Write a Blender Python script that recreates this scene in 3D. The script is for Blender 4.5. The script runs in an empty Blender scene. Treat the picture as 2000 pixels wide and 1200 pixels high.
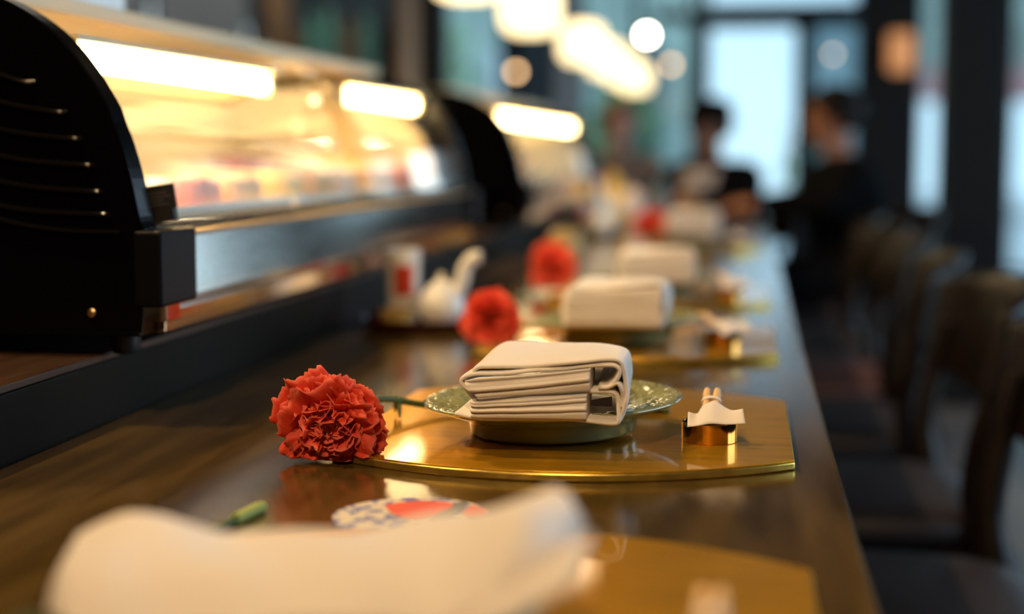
import bpy, bmesh, math, random
from mathutils import Vector, Matrix, noise
import numpy as np
R_ = math.radians
T = 0.75            # height of the counter top above the floor
sc = bpy.context.scene
col = sc.collection

# ------------------------------------------------------------------ camera
cd = bpy.data.cameras.new('camera')
cam = bpy.data.objects.new('camera', cd); col.objects.link(cam)
cam.location = (0, 0, T + .22)
cam.rotation_euler = (R_(90 - 5.751), 0, R_(8.735))
cd.sensor_width = 23.5; cd.lens = 35
cd.clip_start = .02; cd.clip_end = 200
cd.dof.use_dof = True
cd.dof.focus_distance = 1.095
cd.dof.aperture_fstop = 1.45
sc.camera = cam

# ------------------------------------------------------------------ world, exposure
sc.view_settings.view_transform = 'Standard'
sc.view_settings.look = 'None'
sc.view_settings.gamma = 1.0
sc.view_settings.use_curve_mapping = False
sc.view_settings.exposure = 0.0
w = bpy.data.worlds.new('sky'); sc.world = w; w.use_nodes = True
wn = w.node_tree.nodes; wl = w.node_tree.links
bg = wn['Background']; bg.inputs[1].default_value = 1.55
tc = wn.new('ShaderNodeTexCoord'); nz = wn.new('ShaderNodeTexNoise'); nz.inputs['Scale'].default_value = 2.0
cr = wn.new('ShaderNodeValToRGB')
cr.color_ramp.elements[0].position = .3; cr.color_ramp.elements[0].color = (.45, .72, .95, 1)
cr.color_ramp.elements[1].position = .7; cr.color_ramp.elements[1].color = (.68, .89, 1, 1)
wl.new(tc.outputs['Generated'], nz.inputs['Vector']); wl.new(nz.outputs['Fac'], cr.inputs[0]); wl.new(cr.outputs[0], bg.inputs[0])
try:
    sc.cycles.use_denoising = True
    sc.cycles.max_bounces = 8
    sc.cycles.sample_clamp_indirect = 10
    sc.cycles.caustics_reflective = False; sc.cycles.caustics_refractive = False
except Exception: pass

def light(name, kind, loc, energy, color, aim=None, **kw):
    d = bpy.data.lights.new(name, kind); d.energy = energy; d.color = color
    for k, v in kw.items(): setattr(d, k, v)
    o = bpy.data.objects.new(name, d); col.objects.link(o); o.location = loc
    if aim is not None:
        o.rotation_euler = (Vector(aim) - Vector(loc)).to_track_quat('-Z', 'Y').to_euler()
    return o
WARM = (1, .67, .35)
DAY = (.60, .78, 1)
# daylight entering through the right hand windows
light('daylight_right', 'AREA', (3.35, 2.6, 1.55), 80, DAY, (0, 2.6, 1.0), shape='RECTANGLE', size=3.4, size_y=1.7)
light('daylight_right_far', 'AREA', (3.35, 8.9, 1.55), 60, DAY, (0, 8.9, 1.0), shape='RECTANGLE', size=5.4, size_y=1.7)

# ------------------------------------------------------------------ helpers
POS = {}
def origin(o): return POS.get(o.name, Vector((0, 0, 0))) if o else Vector((0, 0, 0))
def tag(o, label=None, cat=None, group=None, kind=None):
    if label: o['label'] = label
    if cat: o['category'] = cat
    if group: o['group'] = group
    if kind: o['kind'] = kind
    return o
def empty(name, loc):
    o = bpy.data.objects.new(name, None); col.objects.link(o)
    o.empty_display_size = .05; o.location = loc; POS[o.name] = Vector(loc)
    return o
class MB:
    def __init__(s): s.v = []; s.f = []; s.m = []; s.uv = None
    def add(s, vs, fs, mi=0):
        n = len(s.v); s.v += [tuple(p) for p in vs]; s.f += [tuple(i + n for i in f) for f in fs]; s.m += [mi] * len(fs)
    def box(s, x0, x1, y0, y1, z0, z1, M=None, mi=0):
        vs = [Vector((x, y, z)) for z in (z0, z1) for y in (y0, y1) for x in (x0, x1)]
        if M is not None: vs = [M @ p for p in vs]
        s.add(vs, [(0, 2, 3, 1), (4, 5, 7, 6), (0, 1, 5, 4), (2, 6, 7, 3), (0, 4, 6, 2), (1, 3, 7, 5)], mi); return s
    def lathe(s, prof, seg=48, c=(0, 0, 0), M=None, close=False, fn=None, mi=0):
        vs = []
        for k, (r, z) in enumerate(prof):
            for i in range(seg):
                a = 2 * math.pi * i / seg
                rr, zz = (r, z) if fn is None else fn(r, z, a, k)
                p = Vector((c[0] + rr * math.cos(a), c[1] + rr * math.sin(a), c[2] + zz))
                vs.append(M @ p if M is not None else p)
        fs = []; n = len(prof)
        for k in range(n if close else n - 1):
            k2 = (k + 1) % n
            for i in range(seg):
                j = (i + 1) % seg
                fs.append((k * seg + i, k * seg + j, k2 * seg + j, k2 * seg + i))
        if not close:
            fs.append(tuple(range(seg - 1, -1, -1))); fs.append(tuple((n - 1) * seg + i for i in range(seg)))
        s.add(vs, fs, mi); return s
    def tube(s, pts, r, seg=10, cap=True, flat=1.0, mi=0):
        pts = [Vector(p) for p in pts]; n = len(pts); vs = []
        rs = r if isinstance(r, (list, tuple)) else [r] * n
        up = Vector((0, 0, 1)); prev = None
        for k in range(n):
            t = (pts[min(k + 1, n - 1)] - pts[max(k - 1, 0)]).normalized()
            if prev is None:
                a = t.cross(up); 
                if a.length < 1e-3: a = t.cross(Vector((0, 1, 0)))
                a.normalize()
            else:
                a = (prev - t * prev.dot(t)).normalized()
            prev = a; b = t.cross(a)
            for i in range(seg):
                an = 2 * math.pi * i / seg
                vs.append(pts[k] + (a * math.cos(an) + b * math.sin(an) * flat) * rs[k])
        fs = [(k * seg + i, k * seg + (i + 1) % seg, (k + 1) * seg + (i + 1) % seg, (k + 1) * seg + i) for k in range(n - 1) for i in range(seg)]
        if cap: fs += [tuple(range(seg - 1, -1, -1)), tuple((n - 1) * seg + i for i in range(seg))]
        s.add(vs, fs, mi); return s
    def prism(s, poly, z0, z1, axis='z', mi=0):
        n = len(poly)
        def P(a, b, h): return {'z': (a, b, h), 'y': (a, h, b), 'x': (h, a, b)}[axis]
        s.add([P(a, b, z0) for a, b in poly] + [P(a, b, z1) for a, b in poly],
              [tuple(range(n - 1, -1, -1)), tuple(range(n, 2 * n))] + [(i, (i + 1) % n, n + (i + 1) % n, n + i) for i in range(n)], mi); return s
    def grid(s, fn, nu, nv, mi=0):
        vs = [fn(i / nu, j / nv) for j in range(nv + 1) for i in range(nu + 1)]
        s.add(vs, [(j * (nu + 1) + i, j * (nu + 1) + i + 1, (j + 1) * (nu + 1) + i + 1, (j + 1) * (nu + 1) + i) for j in range(nv) for i in range(nu)], mi)
        if s.uv is None: s.uv = []
        s.uv += [(i / nu, j / nv) for j in range(nv + 1) for i in range(nu + 1)]
        return s
    def sphere(s, c, r, seg=24, rings=14, sc_=(1, 1, 1), mi=0):
        prof = [(max(1e-5, r * math.sin(math.pi * k / rings)), -r * math.cos(math.pi * k / rings)) for k in range(rings + 1)]
        M = Matrix.Translation(c) @ Matrix.Diagonal((sc_[0], sc_[1], sc_[2], 1))
        return s.lathe(prof, seg, M=M, mi=mi)
    def build(s, name, mats, parent=None, smooth=True, angle=40, bevel=0, bseg=2, thick=0, sub=0, loc=None):
        """vertices are given in world metres; with a parent they become relative to its base"""
        me = bpy.data.meshes.new(name)
        o0 = origin(parent) if parent else (Vector(loc) if loc else Vector((0, 0, 0)))
        me.from_pydata([tuple(Vector(p) - o0) for p in s.v], [], s.f)
        me.validate()
        mats = mats if isinstance(mats, (list, tuple)) else [mats]
        for m in mats: me.materials.append(m)
        if len(mats) > 1:
            for p, mi in zip(me.polygons, s.m): p.material_index = mi
        bm = bmesh.new(); bm.from_mesh(me); bmesh.ops.recalc_face_normals(bm, faces=bm.faces); bm.to_mesh(me); bm.free()
        if s.uv and len(s.uv) == len(me.vertices):
            uvl = me.uv_layers.new(name='UVMap')
            for l in me.loops: uvl.data[l.index].uv = s.uv[l.vertex_index]
        if smooth:
            me.polygons.foreach_set('use_smooth', [True] * len(me.polygons))
            me.set_sharp_from_angle(angle=R_(angle))
        o = bpy.data.objects.new(name, me); col.objects.link(o)
        if parent: o.parent = parent
        elif loc: o.location = loc
        POS[o.name] = o0 if (parent or loc) else Vector((0, 0, 0))
        if thick:
            m = o.modifiers.new('solid', 'SOLIDIFY'); m.thickness = thick; m.offset = 0
        if bevel:
            m = o.modifiers.new('bevel', 'BEVEL'); m.width = bevel; m.segments = bseg; m.limit_method = 'ANGLE'; m.angle_limit = R_(35)
        if sub:
            m = o.modifiers.new('sub', 'SUBSURF'); m.levels = sub; m.render_levels = sub
        return o
KIDS = {}
def kids(o): return [c for c in col.objects if c.parent == o]
def copy_tree(o, loc=None, rz=None, label=None, parent=None):
    c = o.copy(); col.objects.link(c)
    if parent: c.parent = parent
    for ch in kids(o): copy_tree(ch, parent=c)
    if loc is not None: c.location = loc; POS[c.name] = Vector(loc)
    if rz is not None: c.rotation_euler = (0, 0, rz)
    if label: c['label'] = label
    return c
def smooth_path(pts, n=6, closed=False):
    out = []; P = [Vector(p) for p in pts]; N = len(P)
    for i in range(N - 1):
        p0 = P[max(i - 1, 0)]; p1 = P[i]; p2 = P[i + 1]; p3 = P[min(i + 2, N - 1)]
        for k in range(n):
            t = k / n
            out.append(.5 * ((2 * p1) + (p2 - p0) * t + (2 * p0 - 5 * p1 + 4 * p2 - p3) * t * t + (3 * p1 - p0 - 3 * p2 + p3) * t ** 3))
    out.append(P[-1]); return out
def interp(x, xs, ys):
    return float(np.interp(x, xs, ys))

# ------------------------------------------------------------------ materials
def mat(name, color, rough=.5, metal=0, coat=0, spec=.5, emit=None, es=0, bump=0, bscale=50, var=0, vscale=8, vstretch=(1, 1, 1), sheen=0, rvar=0, tint=None):
    m = bpy.data.materials.new(name); m.use_nodes = True
    n = m.node_tree.nodes; l = m.node_tree.links; b = n['Principled BSDF']
    b.inputs['Base Color'].default_value = (*color, 1); b.inputs['Roughness'].default_value = rough
    b.inputs['Metallic'].default_value = metal; b.inputs['Coat Weight'].default_value = coat; b.inputs['Coat Roughness'].default_value = .05
    b.inputs['Specular IOR Level'].default_value = spec
    if tint: b.inputs['Specular Tint'].default_value = (*tint, 1)
    if sheen: b.inputs['Sheen Weight'].default_value = sheen
    if emit: b.inputs['Emission Color'].default_value = (*emit, 1); b.inputs['Emission Strength'].default_value = es
    t = n.new('ShaderNodeTexCoord'); mp = n.new('ShaderNodeMapping'); mp.inputs['Scale'].default_value = vstretch
    l.new(t.outputs['Object'], mp.inputs[0])
    if var or rvar:
        q = n.new('ShaderNodeTexNoise'); q.inputs['Scale'].default_value = vscale; q.inputs['Detail'].default_value = 6
        l.new(mp.outputs[0], q.inputs['Vector'])
        if var:
            r = n.new('ShaderNodeValToRGB')
            r.color_ramp.elements[0].position = .3; r.color_ramp.elements[1].position = .7
            r.color_ramp.elements[0].color = (*[max(0, c * (1 - var)) for c in color], 1)
            r.color_ramp.elements[1].color = (*[min(1, c * (1 + var)) for c in color], 1)
            l.new(q.outputs['Fac'], r.inputs[0]); l.new(r.outputs[0], b.inputs['Base Color'])
        if rvar:
            mr = n.new('ShaderNodeMapRange'); mr.inputs[3].default_value = max(.02, rough - rvar); mr.inputs[4].default_value = rough + rvar
            l.new(q.outputs['Fac'], mr.inputs[0]); l.new(mr.outputs[0], b.inputs['Roughness'])
    if bump:
        q2 = n.new('ShaderNodeTexNoise'); q2.inputs['Scale'].default_value = bscale; q2.inputs['Detail'].default_value = 4
        bp = n.new('ShaderNodeBump'); bp.inputs['Strength'].default_value = bump; bp.inputs['Distance'].default_value = .001
        l.new(mp.outputs[0], q2.inputs['Vector']); l.new(q2.outputs['Fac'], bp.inputs['Height']); l.new(bp.outputs[0], b.inputs['Normal'])
    return m
M = {}
M['counter'] = mat('dark walnut lacquer', (.088, .053, .013), .13, coat=.0, var=.45, vscale=5, vstretch=(9, 1, 1), bump=.06, bscale=400, rvar=.04)
M['ledge'] = mat('dark grey laminate', (.010, .0095, .007), .5, spec=.06, var=.25, vscale=6)
M['ledge_top'] = mat('dark brown ledge wood', (.06, .028, .012), .4, var=.4, vscale=6, vstretch=(9, 1, 1))
M['black'] = mat('glossy black plastic', (.0015, .0015, .002), .20, spec=.16, bump=.05, bscale=900)
M['capm'] = mat('satin black cap', (.003, .003, .004), .45, spec=.12)
M['louvre'] = mat('glossy black moulding', (.003, .003, .003), .16, spec=.5)
M['blackm'] = mat('matt black plastic', (.006, .006, .007), .5)
M['steel'] = mat('brushed stainless steel', (.72, .63, .54), .12, metal=1, bump=.015, bscale=60, vstretch=(40, 1, 40), rvar=.05, vscale=12)
M['brassedge'] = mat('warm metal trim', (.75, .50, .25), .3, metal=1)
M['linerw'] = mat('cream case liner', (.90, .76, .50), .45)
M['gold'] = mat('gold leaf lacquer', (.82, .42, .022), .30, metal=.62, tint=(1, .66, .20), coat=.7, var=.16, vscale=14, vstretch=(1, 7, 1), bump=.05, bscale=300, rvar=.06)
M['goldedge'] = mat('pale gold rim', (.85, .58, .13), .28, metal=.9, tint=(1, .78, .35), var=.25, vscale=60)
M['brass'] = mat('polished brass', (.80, .47, .14), .09, metal=1, tint=(1, .78, .45))
M['cloth'] = mat('white cotton napkin', (.86, .80, .74), .85, sheen=.3, bump=.25, bscale=1600, spec=.2)
M['label'] = mat('grey care label', (.10, .09, .12), .7)
M['celadon'] = mat('celadon glaze', (.29, .30, .15), .07, coat=1.0, var=.2, vscale=30)
M['paper'] = mat('white paper', (.82, .76, .70), .7, bump=.05, bscale=300)
M['chop'] = mat('pale disposable wood', (.78, .52, .25), .55, var=.15, vscale=30, vstretch=(1, .1, 1))
M['stem'] = mat('green stem', (.055, .10, .02), .45, var=.25, vscale=60)
M['stemtip'] = mat('pale cut stem end', (.35, .42, .10), .5)
M['chair'] = mat('dark stained wood', (.006, .003, .002), .40, spec=.30, var=.35, vscale=8, vstretch=(1, 1, 5))
M['seat'] = mat('black leatherette', (.020, .016, .018), .5, bump=.2, bscale=300)
M['seatred'] = mat('brown leatherette', (.10, .042, .034), .5, bump=.2, bscale=300)
M['floor'] = mat('grey polished floor', (.20, .19, .19), .35, var=.2, vscale=2)
M['ceil'] = mat('dark ceiling paint', (.035, .030, .027), .8)
M['wallg'] = mat('dark grey kitchen wall', (.060, .050, .044), .6, var=.2, vscale=3)
M['wallb'] = mat('near black wall', (.006, .005, .005), .7)
M['frame'] = mat('black window frame', (.008, .008, .009), .5)
M['column'] = mat('black brown column wood', (.005, .003, .002), .6, var=.3, vscale=4, vstretch=(6, 6, 1))
M['greycol'] = mat('pale grey painted pillar', (.80, .82, .84), .6)
M['slate'] = mat('slate blue panel', (.13, .19, .24), .5, var=.25, vscale=3)
M['teal'] = mat('teal grey facade', (.36, .44, .40), .7, var=.45, vscale=1.2)
M['timber'] = mat('orange brown timber', (.34, .15, .045), .5, var=.3, vscale=5, vstretch=(6, 6, 1))
M['leaf'] = mat('foliage', (.28, .46, .16), .6, var=.5, vscale=4)
M['pave'] = mat('pale paving', (.60, .64, .68), .8)
M['white'] = mat('white porcelain', (.80, .79, .76), .15, coat=.5)
M['red'] = mat('red enamel', (.62, .05, .02), .3)
M['amberg'] = mat('amber glaze', (.55, .36, .10), .2)
M['lacq'] = mat('dark red lacquer', (.05, .003, .003), .15, coat=.8)
M['salmon'] = mat('salmon flesh', (.92, .46, .20), .35, var=.35, vscale=25, vstretch=(1, 6, 1))
M['tuna'] = mat('tuna flesh', (.80, .30, .26), .35, var=.2, vscale=20)
M['whitefish'] = mat('white fish flesh', (.88, .72, .66), .35, var=.1, vscale=20)
M['egg'] = mat('rolled egg', (.90, .60, .15), .5, var=.1, vscale=20)
M['skin'] = mat('skin', (.50, .22, .13), .5)
M['skin2'] = mat('fair skin', (.72, .42, .33), .5)
M['hair'] = mat('dark hair', (.010, .005, .004), .6, spec=.2)
M['bcloth'] = mat('black clothing', (.003, .003, .004), .9, spec=.1)
M['wcloth'] = mat('white shirt cloth', (.62, .58, .62), .8)
M['brcloth'] = mat('brown grey clothing', (.20, .14, .11), .8)
M['cap'] = mat('black cap', (.005, .004, .005), .8, spec=.1)
M['eye'] = mat('eye', (.03, .02, .02), .2)
M['lip'] = mat('lips', (.35, .10, .08), .5)
def emis(name, c, s):
    return mat(name, c, .5, emit=c, es=s)
M['tube'] = emis('fluorescent tube', (1, .78, .42), 32)
M['lantern'] = emis('glowing lantern paper', (1, .78, .42), 2.8)
M['bulbw'] = emis('bright globe bulb', (1, .93, .72), 45)
M['bulbo'] = emis('warm globe bulb', (1, .60, .28), 9)
M['bulbd'] = emis('dim globe bulb', (1, .72, .45), 5)
M['sconce'] = emis('amber wall lamp', (1, .42, .16), .55)
M['bottlefill'] = emis('added bottle fill glow', (.85, 1, .85), 22)
M['spotglass'] = emis('spot lamp glass', (1, .78, .48), 30)
# wash for spotted printed paper
m = bpy.data.materials.new('blue speckled print'); m.use_nodes = True
n = m.node_tree.nodes; l = m.node_tree.links; b = n['Principled BSDF']; b.inputs['Roughness'].default_value = .6
t = n.new('ShaderNodeTexCoord'); v = n.new('ShaderNodeTexNoise'); v.inputs['Scale'].default_value = 110; v.inputs['Detail'].default_value = 1
r = n.new('ShaderNodeValToRGB'); r.color_ramp.interpolation = 'CONSTANT'
r.color_ramp.elements[0].color = (.10, .14, .42, 1); r.color_ramp.elements[1].color = (.72, .64, .50, 1); r.color_ramp.elements[1].position = .47
l.new(t.outputs['Object'], v.inputs['Vector']); l.new(v.outputs['Fac'], r.inputs[0]); l.new(r.outputs[0], b.inputs['Base Color'])
M['speckle'] = m
M['printred'] = mat('printed red', (.80, .09, .05), .6)
M['printgrey'] = mat('printed grey', (.14, .15, .12), .6)
# petals: deep red at the claw, orange red at the fringe
def petalmat(name, base, tip):
    m = bpy.data.materials.new(name); m.use_nodes = True
    n = m.node_tree.nodes; l = m.node_tree.links; b = n['Principled BSDF']
    b.inputs['Roughness'].default_value = .55; b.inputs['Specular IOR Level'].default_value = .3
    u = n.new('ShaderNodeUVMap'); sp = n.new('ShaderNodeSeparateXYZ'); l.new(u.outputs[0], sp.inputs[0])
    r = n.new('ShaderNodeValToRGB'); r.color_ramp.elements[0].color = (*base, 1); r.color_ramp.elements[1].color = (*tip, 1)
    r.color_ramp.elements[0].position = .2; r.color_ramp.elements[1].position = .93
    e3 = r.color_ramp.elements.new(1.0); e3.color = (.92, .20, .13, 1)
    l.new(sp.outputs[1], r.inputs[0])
    mx = n.new('ShaderNodeMixRGB'); mx.blend_type = 'MULTIPLY'; mx.inputs[0].default_value = .5
    wv = n.new('ShaderNodeTexNoise'); wv.inputs['Scale'].default_value = 9; mp = n.new('ShaderNodeMapping'); mp.inputs['Scale'].default_value = (6, .6, 1)
    l.new(u.outputs[0], mp.inputs[0]); l.new(mp.outputs[0], wv.inputs['Vector'])
    l.new(r.outputs[0], mx.inputs[1]); l.new(wv.outputs['Fac'], mx.inputs[2]); mx2 = n.new('ShaderNodeMixRGB'); mx2.blend_type = 'ADD'; mx2.inputs[0].default_value = .35
    l.new(mx.outputs[0], mx2.inputs[1]); l.new(r.outputs[0], mx2.inputs[2]); l.new(mx2.outputs[0], b.inputs['Base Color'])
    tr = n.new('ShaderNodeBsdfTranslucent'); l.new(mx2.outputs[0], tr.inputs[0]); ms = n.new('ShaderNodeMixShader'); ms.inputs[0].default_value = .22
    l.new(b.outputs[0], ms.inputs[1]); l.new(tr.outputs[0], ms.inputs[2]); l.new(ms.outputs[0], n['Material Output'].inputs[0])
    return m
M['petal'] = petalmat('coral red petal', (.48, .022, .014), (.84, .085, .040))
def glassmat(name, tint, refl=.5, rough=.02):
    m = bpy.data.materials.new(name); m.use_nodes = True
    n = m.node_tree.nodes; l = m.node_tree.links
    n.remove(n['Principled BSDF'])
    tr = n.new('ShaderNodeBsdfTransparent'); tr.inputs[0].default_value = (*tint, 1)
    g = n.new('ShaderNodeBsdfGlossy'); g.inputs['Roughness'].default_value = rough
    fr = n.new('ShaderNodeFresnel'); fr.inputs[0].default_value = 1.45
    mu = n.new('ShaderNodeMath'); mu.operation = 'MULTIPLY'; mu.inputs[1].default_value = refl
    l.new(fr.outputs[0], mu.inputs[0])
    ms = n.new('ShaderNodeMixShader'); l.new(mu.outputs[0], ms.inputs[0]); l.new(tr.outputs[0], ms.inputs[1]); l.new(g.outputs[0], ms.inputs[2])
    l.new(ms.outputs[0], n['Material Output'].inputs[0]); return m
M['glass'] = glassmat('clear case glass', (.98, .97, .93), .3)
M['frosted'] = glassmat('grey tinted glass', (.42, .50, .52), .4)
M['winglass'] = glassmat('window glass', (.93, .97, .97), .4)

# ------------------------------------------------------------------ the room
def struct(name, mb, m, label=None, **kw):
    o = mb.build(name, m, smooth=False, **kw); o['kind'] = 'structure'
    if label: o['label'] = label
    return o
XL, XR, Y0, Y1, H = -2.6, 3.2, -2.6, 12.0, 2.65
struct('floor', MB().box(XL - .15, XR + .15, Y0 - .15, Y1 + .15, -.1, 0), M['floor'])
struct('ceiling', MB().box(XL - .15, XR + .15, Y0 - .15, Y1 + .15, H, H + .1), M['ceil'])
struct('wall_left', MB().box(XL - .15, XL, Y0, Y1, 0, H), M['wallg'])
struct('wall_front', MB().box(XL - .15, XR + .15, Y0 - .15, Y0, 0, H), M['wallb'])
# right wall: openings for the windows
wr = MB()
wr.box(XR, XR + .15, Y0, Y1, 0, .55); wr.box(XR, XR + .15, Y0, Y1, 2.35, H)
for a, b_ in ((Y0, .7), (4.5, 6.2), (11.7, Y1)): wr.box(XR, XR + .15, a, b_, .55, 2.35)
struct('wall_right', wr, M['wallb'])
def window(n, x0, x1, y0, y1, z0, z1, axis, nmull):
    r = empty('window_%d' % n, ((x0 + x1) / 2, (y0 + y1) / 2, z0)); r['kind'] = 'structure'
    fr = MB(); t = .05
    if axis == 'x':
        fr.box(x0, x1, y0, y1, z0, z0 + t); fr.box(x0, x1, y0, y1, z1 - t, z1)
        for k in range(nmull + 2):
            c = x0 + (x1 - x0) * k / (nmull + 1); c = min(max(c, x0 + t / 2), x1 - t / 2)
            fr.box(c - t / 2, c + t / 2, y0, y1, z0 + t, z1 - t)
        ym = (y0 + y1) / 2
        g = MB().box(x0 + .01, x1 - .01, ym - .003, ym + .003, z0 + .01, z1 - .01)
    else:
        fr.box(x0, x1, y0, y1, z0, z0 + t); fr.box(x0, x1, y0, y1, z1 - t, z1)
        for k in range(nmull + 2):
            c = y0 + (y1 - y0) * k / (nmull + 1); c = min(max(c, y0 + t / 2), y1 - t / 2)
            fr.box(x0, x1, c - t / 2, c + t / 2, z0 + t, z1 - t)
        xm = (x0 + x1) / 2
        g = MB().box(xm - .003, xm + .003, y0 + .01, y1 - .01, z0 + .01, z1 - .01)
    fr.build('window_frame', M['frame'], r, smooth=False); g.build('window_pane', M['frosted' if n == 6 else 'winglass'], r, smooth=False)
    return r
window(1, XR + .04, XR + .10, .7, 4.5, .55, 2.35, 'y', 2)
window(2, XR + .04, XR + .10, 6.2, 11.7, .55, 2.35, 'y', 2)
# back wall: dark header beam, piers and glazed bays
wb = MB()
wb.box(XL, XR, Y1, Y1 + .15, 2.40, H)
wb.box(XL, -2.42, Y1, Y1 + .15, 0, 2.4)
wb.box(-1.90, -1.80, Y1, Y1 + .15, 0, 2.4)
wb.box(.86, 1.25, Y1, Y1 + .15, 0, 2.4)
wb.box(1.50, 1.93, Y1, Y1 + .15, 0, 2.4)
wb.box(3.0, XR, Y1, Y1 + .15, 0, 2.4)
wb.box(XL, -1.33, Y1, Y1 + .15, 0, .5)
struct('wall_back', wb, M['wallb'])
struct('trim_1', MB().box(-.72, .86, Y1 - .06, Y1 + .10, 1.98, 2.07), M['frame'])
struct('trim_2', MB().box(-1.49, -1.33, Y1 - .04, Y1 + .12, .5, 2.4), M['greycol'])
struct('trim_3', MB().box(-.40, -.35, Y1, Y1 + .10, 0, 1.98), M['frame'])
struct('trim_4', MB().box(.40, .45, Y1, Y1 + .10, 0, 1.98), M['frame'])
window(3, -2.42, -1.90, Y1 + .03, Y1 + .09, .5, 2.4, 'x', 0)
window(4, -1.80, -1.49, Y1 + .03, Y1 + .09, .5, 2.4, 'x', 0)
window(5, -1.33, -.40, Y1 + .03, Y1 + .09, .05, 2.4, 'x', 1)
window(6, .45, .86, Y1 + .03, Y1 + .09, .05, 1.98, 'x', 0)
window(7, 1.93, 3.0, Y1 + .03, Y1 + .09, .05, 2.4, 'x', 0)
window(8, -.35, .86, Y1 + .03, Y1 + .09, 2.07, 2.4, 'x', 0)
window(10, 1.25, 1.50, Y1 + .03, Y1 + .09, .05, 2.4, 'x', 0)
d = window(9, -.35, .40, Y1 + .03, Y1 + .09, .02, 1.98, 'x', 0); d.name = 'door_1'; POS['door_1'] = POS.get('window_9')
MB().tube([(.30, Y1 - .03, .9), (.30, Y1 - .03, 1.2)], .012).build('door_handle', M['steel'], d)
# pale roller blind in bay 4
bl = MB().box(-1.78, -1.51, Y1 - .02, Y1 - .012, .75, 2.36).build('roller_blind', M['slate'], smooth=False)
tag(bl, 'slate blue roller blind beside the pale grey pillar', 'blind')
# free standing columns on the right of the aisle
for nm, (x0, x1, y0, y1) in (('trim_5', (.735, .965, 6.0, 6.23)), ('trim_6', (.62, .95, 9.0, 9.3)), ('trim_7', (-1.80, -1.60, 8.0, 8.2))):
    struct(nm, MB().box(x0, x1, y0, y1, 0, H), M['column'], bevel=.006)
# pale reflecting edge strip on the second column
# ------------------------------------------------------------------ outside
struct('pavement', MB().box(-14, 16, Y1 + .15, 40, -.12, -.02), M['pave'])
struct('pavement', MB().box(XR + .15, 20, -12, Y1 + .15, -.12, -.02), M['pave'])
fb = empty('neighbouring_building', (-4.0, 19, 0))
tag(fb, 'teal grey building seen beyond the left windows', 'building')
MB().box(-8.6, -.60, 19, 22, -.02, 6.5).build('facade', M['teal'], fb, smooth=False)
for k in range(5):
    x = -7.4 + k * 1.4
    for z in (.9, 3.4):
        wv = MB().box(x, x + .8, 18.95, 19.05, z, z + 1.4).build('window', M['slate'], fb, smooth=False)
        MB().box(x + .05, x + .75, 18.92, 18.95, z + .05, z + 1.35).build('pane', M['greycol'] if (k + int(z)) % 2 else M['winglass'], wv, smooth=False)
fb2 = empty('shop_building', (6.0, 24, 0))
tag(fb2, 'dark shopfront building beyond the far right window', 'building')
MB().box(2.6, 12, 24, 27, 2.2, 7).build('facade', M['teal'], fb2, smooth=False)
MB().box(2.6, 12, 23.2, 24, 1.75, 2.2).build('awning', mat('faded pink awning', (.55, .28, .28), .8), fb2, smooth=False)
random.seed(4)
def shrub(x, y, h, r, label, pot=True):
    e = empty('potted_shrub', (x, y, -.02)); tag(e, label, 'plant', 'shrubs outside the back windows')
    MB().lathe([(.16, 0), (.20, .35), (.18, .35), (.15, .30)], 20, c=(x, y, -.02)).build('pot', M['slate'], e)
    MB().tube([(x, y, .28), (x + .02, y, h * .6)], .02).build('stem', M['stem'], e)
    lf = MB()
    for _ in range(420):
        a = random.uniform(0, 6.28); u = random.uniform(-1, 1); q = r * random.uniform(.45, 1)
        c = Vector((x + q * math.cos(a) * math.sqrt(1 - u * u), y + q * math.sin(a) * math.sqrt(1 - u * u), h * .62 + u * h * .40))
        s_ = random.uniform(.05, .10); A = Vector((random.gauss(0, 1), random.gauss(0, 1), random.gauss(0, 1))).normalized(); B = A.cross(Vector((.3, .2, 1))).normalized()
        lf.add([c - A * s_, c + B * s_ * .4, c + A * s_, c - B * s_ * .4], [(0, 1, 2, 3)])
    o = lf.build('foliage', M['leaf'], e, smooth=False); o['kind'] = 'stuff'
shrub(-2.75, 13.6, 2.1, .42, 'tall green shrub in a pot outside the leftmost back window')
shrub(-1.15, 14.2, 1.6, .38, 'lower green shrub in a pot outside the back window, right of the pale pillar')
shrub(.62, 14.0, 1.25, .30, 'small green shrub in a pot outside, right of the glass door')

# ------------------------------------------------------------------ counter with back ledge
YA, YB = -1.2, 5.75
ct = empty('bar_counter', (-.22, 2.2, 0)); tag(ct, 'long dark walnut sushi bar counter running to the far windows', 'counter')
MB().box(-.516, .067, YA, YB, T - .042, T).build('worktop', M['counter'], ct, bevel=.0035, bseg=3, smooth=False)
MB().box(-.48, -.44, YA + .03, YB - .03, .08, T - .042).build('knee_panel', M['column'], ct, smooth=False)
for y in (-.9, .6, 2.1, 3.6, 5.1):
    MB().box(-.46, -.10, y - .02, y + .02, 0, T - .042).build('support', M['column'], ct, smooth=False)
lg = empty('display_ledge', (-.80, 2.2, 0)); tag(lg, 'raised dark grey ledge carrying the glass display cases', 'ledge')
MB().box(-1.05, -.5165, YA, YB, 0, T + .051).build('riser', M['ledge'], lg, smooth=False, bevel=.002)
MB().box(-1.05, -.5165, YA, YB, T + .0512, T + .057).build('ledge_top', M['ledge_top'], lg, smooth=False, bevel=.001)

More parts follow.
